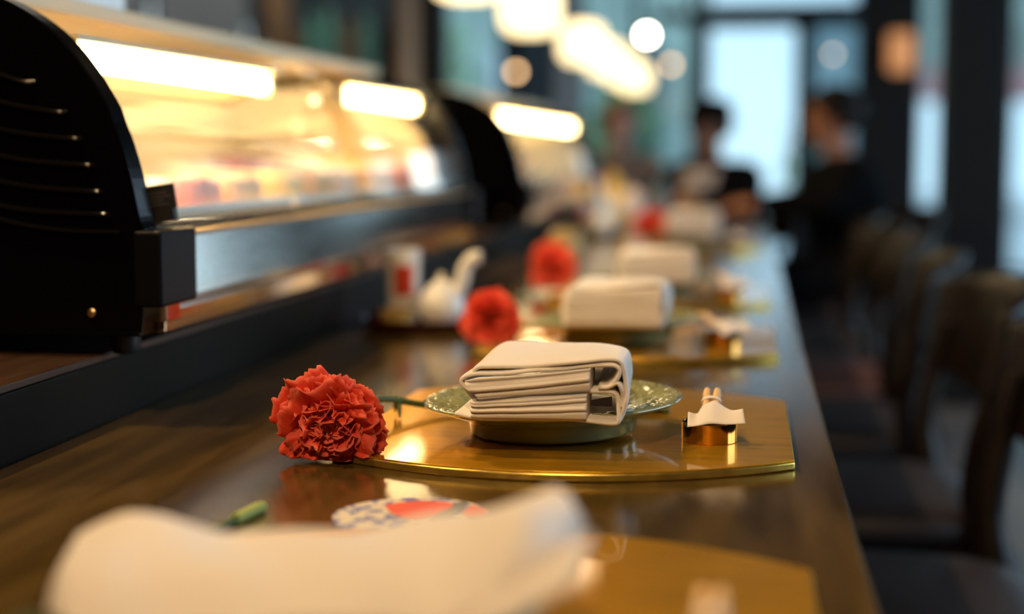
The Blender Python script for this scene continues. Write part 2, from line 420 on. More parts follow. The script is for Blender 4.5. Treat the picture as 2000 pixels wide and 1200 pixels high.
# ------------------------------------------------------------------ refrigerated glass display cases
PROF = [(-.474, .158), (-.479, .170), (-.487, .208), (-.499, .2445), (-.520, .281), (-.549, .314), (-.592, .340), (-.640, .352)]
PS = [(p.x, p.y) for p in smooth_path([(a, b, 0) for a, b in PROF], 5)]
def case(y0, y1, label, far_block):
    e = empty('display_case', (-.69, (y0 + y1) / 2, T + .057)); tag(e, label, 'display case', 'glass display cases on the ledge')
    XB = -.90
    # base box with steel front in two folds
    MB().box(XB, -.480, y0 + .03, y1 - .03, T + .078, T + .156).build('base', M['blackm'], e, smooth=False)
    fp = [(-.480, .0745), (-.468, .0745), (-.4665, .0925), (-.4725, .0945), (-.4725, .0985), (-.4640, .1005), (-.4695, .150), (-.4725, .1545), (-.476, .163), (-.480, .163)]
    MB().prism([(a, T + b) for a, b in fp], y0 + .03, y1 - .03, 'y').build('steel_front', M['steel'], e, smooth=False, bevel=.0008)
    MB().box(-.4735, -.4640, y0 + .03, y1 - .03, T + .1515, T + .1550).build('trim_strip', M['brassedge'], e, smooth=False, bevel=.001)
    MB().box(XB + .01, -.482, y0 + .03, y1 - .03, T + .156, T + .160).build('case_floor', M['steel'], e, smooth=False)
    # curved glass
    g = MB(); n = len(PS)
    vs = [(a, y, T + b) for y in (y0 + .03, y1 - .03) for a, b in PS]
    g.add(vs, [(i, i + 1, n + i + 1, n + i) for i in range(n - 1)])
    g.build('curved_glass', M['glass'], e, thick=.004)
    MB().box(XB, -.632, y0 + .03, y1 - .03, T + .350, T + .362).build('lid', M['linerw'], e, smooth=False, bevel=.003)
    MB().box(-.640, -.628, y0 + .02, y1 - .02, T + .348, T + .365).build('lid_rail', M['linerw'], e, smooth=False, bevel=.002)
    # rear sliding doors
    ym = (y0 + y1) / 2
    for a, b_ in ((y0 + .03, ym - .012), (ym + .012, y1 - .03)):
        MB().box(XB, XB + .012, a, b_, T + .158, T + .350).build('rear_door', M['linerw'], e, smooth=False)
    MB().box(XB - .005, XB + .02, ym - .012, ym + .012, T + .158, T + .350).build('rear_post', M['blackm'], e, smooth=False)
    # end cheeks in the profile of the glass
    def cheek(ya, yb, nm='end_panel', m=M['black']):
        poly = [(XB - .01, .074), (-.476, .074), (-.474, .090), (-.4735, .158)] + PS[1:] + [(-.70, .358), (XB - .01, .356)]
        poly = [(a + (.004 if b > .158 and a > -.60 else 0), T + b + (.004 if b > .25 else 0)) for a, b in poly]
        return MB().prism(poly, ya, yb, 'y').build(nm, m, e, smooth=False, bevel=.0035, bseg=3)
    c0 = cheek(y0, y0 + .028); cheek(y1 - .028, y1)
    # moulded louvres of the near cheek
    for k, (za, xe, ze) in enumerate(((.302, -.560, .277), (.273, -.534, .253), (.248, -.522, .232), (.225, -.512, .211), (.204, -.505, .190), (.183, -.500, .172), (.330, -.600, .306))):
        pts = [(-.86, y0 + .0005, T + za + .012), (-.72, y0 - .0015, T + za + .010), (-.64, y0 - .0030, T + za + .004), ((-.64 + xe) / 2, y0 - .0030, T + (za + ze) / 2 - .002), (xe - .012, y0 - .0025, T + ze + .0005), (xe, y0 + .001, T + ze)]
        MB().tube(smooth_path(pts, 5), .0021, 8).build('louvre', M['louvre'], c0)
    pts = [(-.90, y0, T + .205), (-.70, y0 - .002, T + .200), (-.60, y0 - .003, T + .170), (-.545, y0 - .003, T + .160), (-.49, y0 - .003, T + .158)]
    MB().tube(smooth_path(pts, 6), .0018, 8).build('moulding_line', M['louvre'], c0)
    MB().box(-.905, -.475, y0 - .004, y0, T + .0745, T + .078).build('lower_lip', M['black'], c0, smooth=False, bevel=.001)
    MB().lathe([(.0035, 0), (.0035, .0015), (.002, .0025)], 14, M=Matrix.Translation((-.517, y0, T + .093)) @ Matrix.Rotation(R_(90), 4, 'X')).build('screw', M['brassedge'], c0)
    # corner caps
    for ya, yb in ((y0 - .004, y0 + .075), (y1 - .06, y1 + .004)):
        MB().box(-.480, -.456, ya, yb, T + .098, T + .159).build('corner_cap', M['capm'], e, smooth=False, bevel=.003, bseg=3)
    MB().box(-.478, -.462, y0 + .02, y0 + .05, T + .084, T + .098).build('bracket', M['steel'], e, smooth=False, bevel=.001)
    for x in (-.502, -.87):
        for y in (y0 + .03, y1 - .05):
            MB().lathe([(.010, 0), (.012, .004), (.012, .018), (.009, .021)], 16, c=(x, y, T + .057)).build('foot', M['blackm'], e)
    # cream liner of the far end, inset from the black cheek
    lin = [(XB + .015, .16), (-.525, .16), (-.533, .21), (-.552, .25), (-.590, .290), (-.65, .325), (XB + .015, .335)]
    MB().prism([(a, T + b) for a, b in lin], y1 - .036, y1 - .030, 'y').build('end_liner', M['linerw'], e, smooth=False)
    return e
c1 = case(1.150, 2.600, 'large lit glass display case with black louvred end, nearest on the ledge', True)
c2 = case(3.250, 4.980, 'second lit display case further along the ledge behind the first', False)
def tube_lamp(case_o, y0, y1):
    MB().tube([(-.560, y0 + .012, T + .300), (-.560, y1 - .012, T + .300)], .010, 14).build('lamp_tube', M['tube'], case_o)
    f = MB(); f.box(-.604, -.540, y0 - .01, y1 + .01, T + .3125, T + .317)
    for y in (y0, y1): f.box(-.570, -.550, y - .006, y + .010, T + .288, T + .314)
    f.build('lamp_holder', M['linerw'], case_o, smooth=False)
MB().sphere((-.56, 1.95, T + .290), .006, 14, 10).build('lamp_starter', M['bulbd'], c1)
tube_lamp(c1, 1.20, 1.735); tube_lamp(c1, 2.06, 2.54); tube_lamp(c2, 3.36, 4.86)
# small black price holder at the near end of the glass
tg = empty('price_holder', (-.4765, 1.205, T + .163)); tag(tg, 'small black price holder beside the black case end', 'sign')
Mr = Matrix.Translation((-.4795, 1.200, T + .1735)) @ Matrix.Rotation(R_(-8), 4, 'Y') @ Matrix.Rotation(R_(3), 4, 'Z')
MB().box(-.016, .0165, -.0015, .0015, 0, .0205, Mr).build('holder_board', M['blackm'], tg, smooth=False, bevel=.0005)
MB().box(-.0115, -.0095, -.0024, -.0014, .002, .0165, Mr).build('clip', M['brassedge'], tg, smooth=False)
pl_ = MB()
for k in range(4):
    pl_.box(-.0065, -.0065 + (.016, .019, .013, .017)[k], -.0020, -.0014, .0135 - k * .0032, .0143 - k * .0032, Mr)
pl_.build('faint_lettering', mat('faint grey print', (.10, .10, .11), .6), tg, smooth=False)
MB().box(-.012, .014, -.004, .006, -.0105, .0005, Mr).build('holder_foot', M['blackm'], tg, smooth=False)

# trays and blocks of fish inside the cases
random.seed(11)
def tray(y0, y1, x0, x1, label):
    e = MB()
    e.box(x0, x1, y0, y1, T + .1605, T + .163); e.box(x0, x0 + .003, y0, y1, T + .163, T + .172); e.box(x1 - .003, x1, y0, y1, T + .163, T + .172)
    e.box(x0 + .003, x1 - .003, y0, y0 + .003, T + .163, T + .172); e.box(x0 + .003, x1 - .003, y1 - .003, y1, T + .163, T + .172)
    o = e.build('food_tray', M['white'], smooth=False, bevel=.0008, loc=((x0 + x1) / 2, (y0 + y1) / 2, T + .1605)); return tag(o, label, 'tray', 'white trays in the display cases')
tray(1.25, 1.66, -.80, -.505, 'white food tray at the near end of the first case')
tray(1.68, 2.09, -.80, -.505, 'white food tray in the middle of the first case')
tray(2.11, 2.52, -.80, -.505, 'white food tray at the far end of the first case')
tray(3.35, 3.90, -.80, -.505, 'white food tray in the second case')
def food(x, y, lx, ly, lz, m, rz, label, name, cat, z=T + .1635, base=None):
    def fn(p):
        q = Vector((p[0], p[1], p[2]))
        return q
    bm = bmesh.new(); bmesh.ops.create_cube(bm, size=1); bmesh.ops.subdivide_edges(bm, edges=bm.edges[:], cuts=5, use_grid_fill=True)
    for v_ in bm.verts:
        c = v_.co; r8 = (abs(c.x * 2) ** 5 + abs(c.y * 2) ** 5 + abs(c.z * 2) ** 5) ** (1 / 5)
        c *= 1 / max(r8, 1e-6) if r8 > 1 else 1
        c.x *= lx; c.y *= ly; c.z = (c.z + .5) * lz
        nn = noise.noise(Vector((c.x * 30 + x * 9, c.y * 30 + y * 9, c.z * 30))); c.x += nn * .004; c.y += nn * .004
        if c.z > .004: c.z += nn * .006 - .25 * abs(c.x) * lz / lx * .6
    me = bpy.data.meshes.new(name); bm.to_mesh(me); bm.free(); me.materials.append(m)
    me.polygons.foreach_set('use_smooth', [True] * len(me.polygons))
    o = bpy.data.objects.new(name, me); col.objects.link(o); o.location = (x, y, z); o.rotation_euler = (0, 0, rz)
    tag(o, label, cat, 'fish blocks in the display cases'); return o
FOOD = [
 (-.555, 1.32, .07, .10, .034, 'whitefish', 'pale pink fish block closest to the black case end'),
 (-.665, 1.35, .08, .13, .045, 'whitefish', 'large pale fish block at the rear of the near tray'),
 (-.560, 1.45, .07, .11, .036, 'tuna', 'pink tuna block at the glass in the near tray'),
 (-.680, 1.52, .09, .12, .050, 'egg', 'yellow rolled egg at the rear of the near tray'),
 (-.560, 1.58, .07, .09, .036, 'salmon', 'orange salmon block at the glass, far end of the near tray'),
 (-.560, 1.75, .07, .10, .036, 'egg', 'yellow rolled egg at the glass in the middle tray'),
 (-.680, 1.78, .09, .13, .052, 'whitefish', 'tall pale fish block at the rear of the middle tray'),
 (-.560, 1.88, .07, .11, .038, 'salmon', 'orange salmon block at the glass in the middle tray'),
 (-.675, 1.96, .09, .12, .055, 'tuna', 'red tuna block at the rear of the middle tray'),
 (-.560, 2.02, .07, .09, .036, 'whitefish', 'pale fish block at the glass, far end of the middle tray'),
 (-.565, 2.20, .08, .11, .040, 'salmon', 'orange salmon block at the glass in the far tray'),
 (-.680, 2.22, .09, .12, .055, 'whitefish', 'pale fish block at the rear of the far tray'),
 (-.565, 2.34, .08, .11, .040, 'tuna', 'red tuna block at the glass in the far tray'),
 (-.680, 2.40, .09, .12, .050, 'salmon', 'orange salmon block at the rear of the far tray'),
 (-.570, 3.48, .09, .14, .045, 'whitefish', 'pale fish block nearest in the second case'),
 (-.570, 3.70, .09, .14, .045, 'salmon', 'orange salmon block behind the pale one in the second case'),
]
for x, y, lx, ly, lz, mm, lb in FOOD:
    food(x, y, lx, ly, lz, M[mm], random.uniform(-.15, .15), lb, {'egg': 'rolled_egg', 'tuna': 'tuna_block', 'salmon': 'salmon_block', 'whitefish': 'fish_block'}[mm], 'food')

# white tub with a black lid standing on top of the first case
tb = empty('storage_tub', (-.80, 1.52, T + .362)); tag(tb, 'white storage tub with a black lid on top of the first case', 'container')
MB().box(-.88, -.68, 1.40, 1.63, T + .362, T + .50).build('tub', M['white'], tb, smooth=False, bevel=.012, bseg=3)
MB().box(-.89, -.67, 1.39, 1.64, T + .5002, T + .515).build('tub_lid', M['blackm'], tb, smooth=False, bevel=.004)

# ------------------------------------------------------------------ gold place mat
def mat_outline(cx, cy, e=0.0):
    X0, X1 = -.157 + e, .172 - e            # relative to apex
    pts = []
    Rr = .262
    def h(x): return .195 - e - (Rr - math.sqrt(max(0, Rr * Rr - x * x)))
    n = 28
    for i in range(n + 1):
        x = X0 + (X1 - X0) * i / n; pts.append((cx + x, cy - h(x)))
    for i in range(n + 1):
        x = X1 - (X1 - X0) * i / n; pts.append((cx + x, cy + h(x)))
    return pts
def place_mat(cx, cy, label):
    e = empty('place_mat', (cx, cy, T)); tag(e, label, 'place mat', 'gold place mats along the counter')
    MB().prism(mat_outline(cx, cy, .0008), T + .0060, T + .0072).build('lacquer_face', M['gold'], e, smooth=False, bevel=.0004)
    MB().prism(mat_outline(cx, cy), T + .0002, T + .0060).build('rim_band', M['goldedge'], e, angle=20, bevel=.0012, bseg=3)
    return e
MX, MY = -.136, 1.195
pm = place_mat(MX, MY, 'gold lacquered place mat in focus under the ribbed plate and brass ring')

# ------------------------------------------------------------------ celadon plate
ZP = T + .0072
def plate(cx, cy, label):
    e = empty('plate', (cx, cy, ZP)); tag(e, label, 'plate', 'celadon plates on the place mats')
    prof = [(.0605, .0), (.0625, .0006), (.0632, .003), (.0640, .010), (.0665, .0155), (.0725, .0185), (.082, .0225), (.090, .0262), (.0962, .0292), (.0985, .0308), (.0990, .0322), (.0980, .0334),
            (.0965, .0334), (.0945, .0326), (.092, .0316), (.089, .0305), (.086, .0294), (.083, .0283), (.080, .0273), (.077, .0264), (.074, .0256), (.071, .0249), (.068, .0243), (.064, .0238), (.056, .0236), (.03, .0236), (.004, .0236)]
    prof = [(r, z * .77) for r, z in prof]
    def fn(r, z, a, k):
        if 12 <= k <= 22:
            f = math.sin((k - 11.5) / 11.5 * math.pi) ** .5
            q = .0026 * f * abs(math.sin(a * 26 + r * 90)) ** .6 + .0030 * f * noise.noise(Vector((math.cos(a) * 14, math.sin(a) * 14, r * 300)))
            return r, z + q
        return r, z
    mb = MB().lathe(prof, 312, c=(cx, cy, ZP), fn=fn)
    mb.build('dish', M['celadon'], e, angle=75)
    MB().lathe([(.0560, .0004), (.0612, .0004), (.0612, .0022), (.0560, .0022)], 96, c=(cx, cy, ZP - .0003), close=True).build('foot_ring', mat('unglazed foot', (.45, .33, .18), .6), e)
    return e
PX, PY = -.144, 1.147
pl = plate(PX, PY, 'ribbed pale green plate in focus under the folded napkin')
pl.rotation_euler = (0, R_(-1.7), 0); pl.location.z += .0018

# ------------------------------------------------------------------ folded napkin
NMAIN = [(-.2019, .0352), (-.1867, .0322), (-.1637, .0325), (-.145, .0333), (-.1244, .0333), (-.1039, .0326), (-.0885, .0321), (-.0856, .0349), (-.0856, .041), (-.0868, .0492), (-.0900, .0533), (-.0999, .0539), (-.1245, .052), (-.1554, .0492), (-.1835, .0454), (-.1882, .0468), (-.1929, .0529), (-.1971, .058), (-.1944, .0612), (-.1866, .0637), (-.1699, .0647), (-.1554, .0657), (-.1245, .0688), (-.0949, .0725), (-.0878, .0718), (-.0852, .0683), (-.0869, .0631), (-.0913, .0584), (-.0963, .0552)]
NTOP = [(-.1890, .0645), (-.1850, .0680), (-.172, .0690), (-.1492, .0698), (-.1245, .0724), (-.0939, .0756), (-.0848, .0748), (-.0819, .0700), (-.0808, .0607), (-.0800, .0515), (-.081, .0443), (-.0825, .0381), (-.0850, .0330)]
NBOT = [(-.0860, .0330), (-.1039, .0326), (-.1244, .0333), (-.1637, .0325), (-.1850, .0330), (-.1905, .0370), (-.1925, .0450), (-.1915, .0560), (-.1890, .0630), (-.1800, .0660)]
NMID = [(-.1000, .0570), (-.0930, .0572), (-.0868, .0600), (-.0838, .0560), (-.0830, .0480), (-.0838, .0420)]
FILL = [([(-.1900, .0592), (-.1451, .0612), (-.1060, .0655)], .0070), ([(-.1875, .0528), (-.1451, .0552), (-.1052, .0590)], .0074),
        ([(-.1880, .0428), (-.145, .0462), (-.1075, .0490)], .0052), ([(-.1885, .0395), (-.145, .0417), (-.1075, .0440)], .0050), ([(-.1880, .0356), (-.145, .0368), (-.1080, .0385)], .0048)]
def napkin(neat=False):
    fy, dep = 1.044, .112
    e = empty('folded_napkin', (PX, PY, ZP + .0236)); tag(e, 'white cloth napkin folded in thick layers, in focus on the ribbed plate', 'napkin', 'folded napkins on the plates')
    def W(x, z, v, amp=1.0, ph=0):
        # v 0 front .. 1 back ; soft irregularity of real folds
        y = fy + dep * v
        lift = (x + .19) * .0
        top = max(0, (z - .060)) / .018
        zz = z + .0018 + top * (.010 * math.sin(min(1, v * 1.1) * math.pi * .5)) * (1 - 1.75 * max(0, x + .19) / .11 * v ** .6) 
        zz += amp * .0011 * noise.noise(Vector((x * 38 + ph, v * 2.2, z * 60)))
        xx = x + .0035 * v * (1 if x < -.15 else 0) - .0062 * v * max(0, min(1, (x + .15) / .05)) + amp * .0010 * noise.noise(Vector((x * 30, v * 3 + ph, z * 45 + 4)))
        y += amp * .0030 * noise.noise(Vector((x * 22 + 7 + ph, z * 70, 1.5))) - .004 * (x + .14) / .05 * (1 - v) * .3
        return Vector((xx, y, T + zz))
    mb = MB()
    for path, ph in (((NMAIN, 0), (NTOP, 5), (NMID, 2)) if not neat else ((NTOP, 5), (NBOT, 2))):
        P = smooth_path([(a, b, 0) for a, b in path], 4); n = len(P) - 1
        def fn(u, v, P=P, n=n, ph=ph):
            i = min(int(u * n + .5), n); return W(P[i].x, P[i].y, v, 1, ph)
        mb.grid(fn, n, 16)
    cloth = mb.build('cloth_wrap', M['cloth'], e, angle=180, thick=.0036, sub=1)
    # inner folded layers: soft faces between the wraps, creased where the cloth doubles back
    def curtain(x0, x1, xs, lo, hi, creases, ph):
        def fn(u, v):
            k = min(1.0, u / .86); x = x0 + (x1 - x0) * k
            a = interp(x, xs, lo); b_ = interp(x, xs, hi); z = a + (b_ - a) * v
            y = 1.0408 - .0016 * math.sin(v * math.pi) ** .5
            for (za, zb, dpt, wd) in creases:
                zc = za + (zb - za) * k ** 1.3 + .0006 * noise.noise(Vector((x * 40, ph, 0)))
                t_ = (z - zc) / wd
                y += dpt * math.exp(-t_ * t_) * (1.1 - .5 * k)
                y -= .0012 * math.exp(-((z - zc - wd * 2.2) / (wd * 1.6)) ** 2)
            y += .0060 * max(0, (.06 - k) / .06) ** 2 + .0012 * noise.noise(Vector((x * 30, z * 90, ph)))
            if u > .86: y += (u - .86) / .14 * .045; x -= .0010 * (u - .86) / .14
            return Vector((x, y, T + z + .0018))
        return MB().grid(fn, 70, 30)
    if neat:
        XN = [-.1900, -.1450, -.0860]
        curtain(-.1900, -.0840, XN, [.0336, .0340, .0340], [.0650, .0690, .0730], [(.0405, .0425, .0040, .0009), (.0490, .0520, .0040, .0010), (.0570, .0620, .0040, .0009)], 4).build('inner_fold', M['cloth'], e, angle=180, thick=.0008)
        return e
    XS_ = [-.1945, -.1835, -.1554, -.1245, -.1050]
    curtain(-.1945, -.1055, XS_, [.0545, .0480, .0505, .0532, .0548], [.0590, .0622, .0640, .0675, .0702], [(.0508, .0610, .0046, .0009), (.0585, .0680, .0018, .0010)], 1).build('inner_fold', M['cloth'], e, angle=180, thick=.0008)
    curtain(-.1905, -.1078, XS_, [.0336, .0336, .0342, .0345, .0345], [.0436, .0448, .0482, .0508, .0520], [(.0405, .0462, .0044, .0009), (.0368, .0400, .0034, .0008), (.0430, .0495, .0014, .0007)], 4).build('inner_fold', M['cloth'], e, angle=180, thick=.0008)
    lb = MB(); q = [(-.1072, .0458), (-.0925, .0482), (-.0925, .0408), (-.1072, .0418)]
    lb.add([(a, 1.066 + (0.004 if i in (1, 2) else 0), T + b) for i, (a, b) in enumerate(q)], [(0, 1, 2, 3)])
    o = lb.build('care_label', M['label'], e, smooth=False, thick=.0006); o['label'] = 'dark grey label inside the fold'
    return e
nk = napkin()
nk2 = napkin(True)

# ------------------------------------------------------------------ brass ring, paper bow, chopsticks
RX, RY = -.0248, 1.1295
rg = MB().lathe([(.0198, 0), (.0205, .0005), (.0205, .0145), (.0199, .0150), (.0189, .0150), (.0186, .0145), (.0186, .0005), (.0190, 0)], 96, c=(RX, RY, ZP), close=True)
ring = rg.build('brass_ring', M['brass'], loc=(RX, RY, ZP), angle=30)
tag(ring, 'polished brass ring in focus near the right edge of the gold mat', 'ring', 'brass rings on the place mats')
def chopsticks():
    e = empty('chopstick_pair', (RX, RY, ZP + .015)); tag(e, 'short pale wooden sticks in white folded paper lying on the in-focus brass ring', 'chopsticks', 'paper wrapped wooden sticks')
    zb = ZP + .0185
    A = Vector((-.0245, 1.118, zb - .003)); B = Vector((-.0240, 1.172, T + .0385))
    d_ = (B - A).normalized()
    for s_ in (-1, 1):
        pts = []; rs = []
        for k in range(9):
            t_ = k / 8; p = A.lerp(B, t_); p.x += s_ * (.0029 + .0010 * t_)
            pts.append(p); rs.append(.0031 * (1 if k < 8 else .8))
        MB().tube(pts, rs, 8).build('stick', M['chop'], e, angle=50)
    MB().tube([A.lerp(B, .60), A.lerp(B, .67)], [.0073, .0073], 20, cap=False, flat=.55).build('paper_band', M['paper'], e, thick=.0004)
    # paper bow: wide stiff sheet pinched up around the sticks
    def fn(u, v):
        x = -.0405 + u * .0420
        c = (u - .40)
        w_ = math.exp(-(c / .20) ** 2)
        back = .020
        y = 1.108 + v * back * (.75 + .25 * math.cos(c * 5))
        z = T + .0215 + .0035 * (u - .3) + v * (.0095 + .0055 * w_) - .004 * v * math.exp(-((u - .16) / .12) ** 2) - .0015 * v * math.exp(-((u - .80) / .15) ** 2)
        z += .0015 * w_ * (1 - v)
        x += v * (.0015 - .005 * (u - .3)) * (1 if u > .3 else 0)
        return Vector((x, y, z + .0004))
    MB().grid(fn, 24, 8).build('folded_paper', M['paper'], e, angle=180, thick=.0005)
    def fn2(u, v):
        a = R_(200 - 220 * u); t_ = .22 + .20 * v; p = A.lerp(B, t_)
        rr = .0092 - .0022 * v
        return Vector((p.x + rr * math.cos(a), p.y, p.z + rr * .62 * math.sin(a)))
    MB().grid(fn2, 16, 4).build('paper_sleeve', M['paper'], e, thick=.0004)
    return e
cs = chopsticks()

# ------------------------------------------------------------------ carnations
def petal_mesh(mb, B, N, L, th0, th1, az, wid, ruf, seed, rise=0):
    rnd = random.Random(seed)
    U = N.orthogonal().normalized(); V = N.cross(U)
    rad = U * math.cos(az) + V * math.sin(az); tan = N.cross(rad)
    ph = rnd.uniform(0, 6.28); fq = rnd.uniform(4.0, 6.5) * (1 + .5 * (th1 < 1.0)); ph2 = rnd.uniform(0, 6.28); cup = rnd.uniform(-.25, .35)
    nz_ = [rnd.uniform(0, 1) for _ in range(40)]
    nu, nv = (34, 12) if seed // 100 == 2 else (20, 9)
    # integrate the mid line
    mid = [(0.0, rise)]; th_ = []
    for j in range(nv * 2 + 1):
        s_ = j / (nv * 2); th = th0 + (th1 - th0) * (s_ ** 1.3); th_.append(th)
        if j: mid.append((mid[-1][0] + L / (nv * 2) * math.sin(th), mid[-1][1] + L / (nv * 2) * math.cos(th)))
    def fn(u, v):
        a = (u - .5) * 2
        edge = 1 - .16 * a * a * (.5 + .5 * v) + (.028 * (nz_[int(u * 34)] - .5) * 2 + .026 * math.sin(u * 17 + ph)) * (v ** 4)
        s_ = v * edge; j = min(s_, 1.0) * nv * 2; j0 = int(j); j1 = min(j0 + 1, nv * 2); f = j - j0
        r = mid[j0][0] * (1 - f) + mid[j1][0] * f; h = mid[j0][1] * (1 - f) + mid[j1][1] * f
        ext = max(0, s_ - 1) * L
        th = th_[j0]; r += ext * math.sin(th); h += ext * math.cos(th)
        wv = wid * (.12 + .88 * math.sin(min(1, v * 1.05) * math.pi * .5) ** 1.3)
        x = a * wv * .5
        am = ruf * v ** 1.6
        nrm = (am * math.sin(a * fq + ph) + am * .38 * math.sin(a * fq * 2.1 + ph2 + v * 2) + am * .6 * noise.noise(Vector((a * 3, v * 4, seed * 1.7))))
        nrm += cup * x * x / max(wid, 1e-4)
        nr, nh = math.cos(th), -math.sin(th)
        x += am * .35 * math.sin(a * fq * 2 + ph2)
        p = B + rad * (r + nr * nrm) + N * (h + nh * nrm) + tan * x
        return p
    mb.grid(fn, nu, nv)
PET = []
def carnation(B, N, S, floorz, parent, joined, seed0=1, Ssc=(1, 1)):
    rnd = random.Random(seed0); N = N.normalized(); allmb = MB(); k = 0
    layers = [(8, .051, 8, 100, .046, .0026), (8, .047, 5, 80, .044, .0034), (8, .043, 4, 60, .040, .0042), (9, .039, 3, 44, .032, .0050), (9, .036, 2, 31, .028, .0052), (9, .0335, 1, 19, .023, .0052), (7, .031, 0, 9, .018, .0046), (3, .029, 0, 3, .014, .0040)]
    for li, (n, L, t0, t1, wd, rf) in enumerate(layers):
        for i in range(n):
            az = 2 * math.pi * (i + rnd.uniform(-.28, .28)) / n + li * .7
            mb = allmb if joined else MB()
            Lr = L * rnd.uniform(.86, 1.10) * S; tt = R_(t1 + rnd.uniform(-9, 9))
            petal_mesh(mb, B, N, Lr, R_(t0), tt, az, wd * S * rnd.uniform(.85, 1.15), rf * S, seed0 * 100 + k, rise=-.002 * S + .001 * li * S)
            if not joined:
                PET.append((mb, parent))
            mb.v = [squash(p, floorz, B) for p in mb.v]
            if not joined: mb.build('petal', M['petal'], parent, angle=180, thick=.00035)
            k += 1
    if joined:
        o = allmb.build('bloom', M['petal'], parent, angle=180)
def squash(p, fz, B):
    x, y, z = p
    if z < fz + .010: z = fz + .0008 + .0092 * math.exp((z - fz - .010) / .010)
    return (x, y, z)
def stem_parts(e, pts, r, leaf=True, tip=True):
    P = smooth_path(pts, 6)
    MB().tube(P, [r * 1.0] * len(P), 12).build('stem', M['stem'], e)
# setting 1 flower, in focus
BC = Vector((-.2895, 1.072, T + .0330)); BN = Vector((-.03, -.93, -.20)).normalized()
cn = empty('carnation', (-.300, 1.085, T)); tag(cn, 'coral red carnation in focus lying beside the gold mat', 'flower', 'red carnations along the counter')
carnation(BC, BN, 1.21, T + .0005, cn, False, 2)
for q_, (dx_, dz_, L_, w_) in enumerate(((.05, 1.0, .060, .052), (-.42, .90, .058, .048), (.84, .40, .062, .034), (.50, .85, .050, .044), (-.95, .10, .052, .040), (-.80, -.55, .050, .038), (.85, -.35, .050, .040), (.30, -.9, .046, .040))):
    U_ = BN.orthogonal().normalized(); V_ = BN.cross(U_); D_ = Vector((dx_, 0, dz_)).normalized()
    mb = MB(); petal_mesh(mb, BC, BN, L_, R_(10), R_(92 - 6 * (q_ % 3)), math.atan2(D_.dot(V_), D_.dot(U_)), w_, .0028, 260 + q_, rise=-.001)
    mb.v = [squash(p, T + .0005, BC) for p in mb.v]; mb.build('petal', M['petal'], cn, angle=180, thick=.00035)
cal = MB()
cq = BN.to_track_quat('Z', 'Y').to_matrix().to_4x4()
cal.lathe([(.0022, -.034), (.0050, -.031), (.0062, -.022), (.0060, -.010), (.0075, .002), (.0060, .004)], 18, M=Matrix.Translation(BC) @ cq)
cal.build('calyx', M['stem'], cn)
c_end = BC - BN * .032
stem_parts(cn, [c_end, (-.2885, 1.150, T + .0285), (-.281, 1.188, T + .0225), (-.262, 1.204, T + .0165), (-.235, 1.216, T + .0125), (-.18, 1.232, T + .0105), (-.10, 1.245, T + .0100), (-.06, 1.243, T + .0100)], .0027)
for (x, y, z), dx in (((-.276, 1.193, T + .0215), 1), ((-.278, 1.191, T + .0215), -1)):
    lf = MB()
    lf.grid(lambda u, v, x=x, y=y, z=z, dx=dx: Vector((x + dx * .003 * v + (u - .5) * .004 * math.sin(v * 2.9 + .15), y - .010 * v * dx, max(T + .0085, z - .018 * v * v + (.004 if dx < 0 else 0) * v))), 4, 8)
    lf.build('leaf', M['stem'], cn, angle=180, thick=.0005)
MB().sphere((-.278, 1.191, T + .0212), .0036, 12, 8).build('stem_node', M['stem'], cn)

# joined carnation for the blurred settings
def far_carnation(bx, by, label, N, S, seed, stem=None):
    e = empty('carnation', (bx, by, T)); tag(e, label, 'flower', 'red carnations along the counter')
    B = Vector((bx, by, T + .036 * S))
    carnation(B, Vector(N), S, T + .0005, e, True, seed)
    n_ = Vector(N).normalized()
    MB().lathe([(.0022, -.034), (.0055, -.030), (.0062, -.012), (.0075, .002), (.0060, .004)], 14, M=Matrix.Translation(B) @ n_.to_track_quat('Z', 'Y').to_matrix().to_4x4()).build('calyx', M['stem'], e)
    pts = [B - n_ * .032, B - n_ * .05 + Vector((.006, .0, -.012))] + [Vector(p) for p in stem]
    stem_parts(e, pts, .0024)
    return e
far_carnation(-.278, 1.69, 'red carnation beside the second place mat from the front, left of its napkin', (-.05, -.93, .05), 1.0, 5, [(-.262, 1.775, T + .016), (-.20, 1.80, T + .010), (-.10, 1.82, T + .0098)])
far_carnation(-.290, 2.38, 'red carnation beside the third place mat, between case corner and napkin', (-.25, -.9, .1), 1.12, 6, [(-.265, 2.46, T + .018), (-.20, 2.50, T + .0098), (-.12, 2.51, T + .0098)])
far_carnation(-.232, 3.60, 'farthest red carnation, tilted beside the last visible napkin', (.3, -.85, .35), 1.15, 7, [(-.215, 3.70, T + .018), (-.18, 3.74, T + .0098), (-.12, 3.76, T + .0098)])
f0 = far_carnation(-.278, .515, 'red carnation at the front left corner, mostly cut off by the frame', (-.2, -.95, -.1), .95, 8, [(-.300, .60, T + .012), (-.312, .70, T + .004), (-.306, .80, T + .003), (-.2925, .8863, T + .003)])
MB().tube([(-.2980, .855, T + .0032), (-.2930, .884, T + .0036), (-.2920, .889, T + .0036)], [.0036, .0038, .0030], 12).build('cut_end', M['stemtip'], f0)

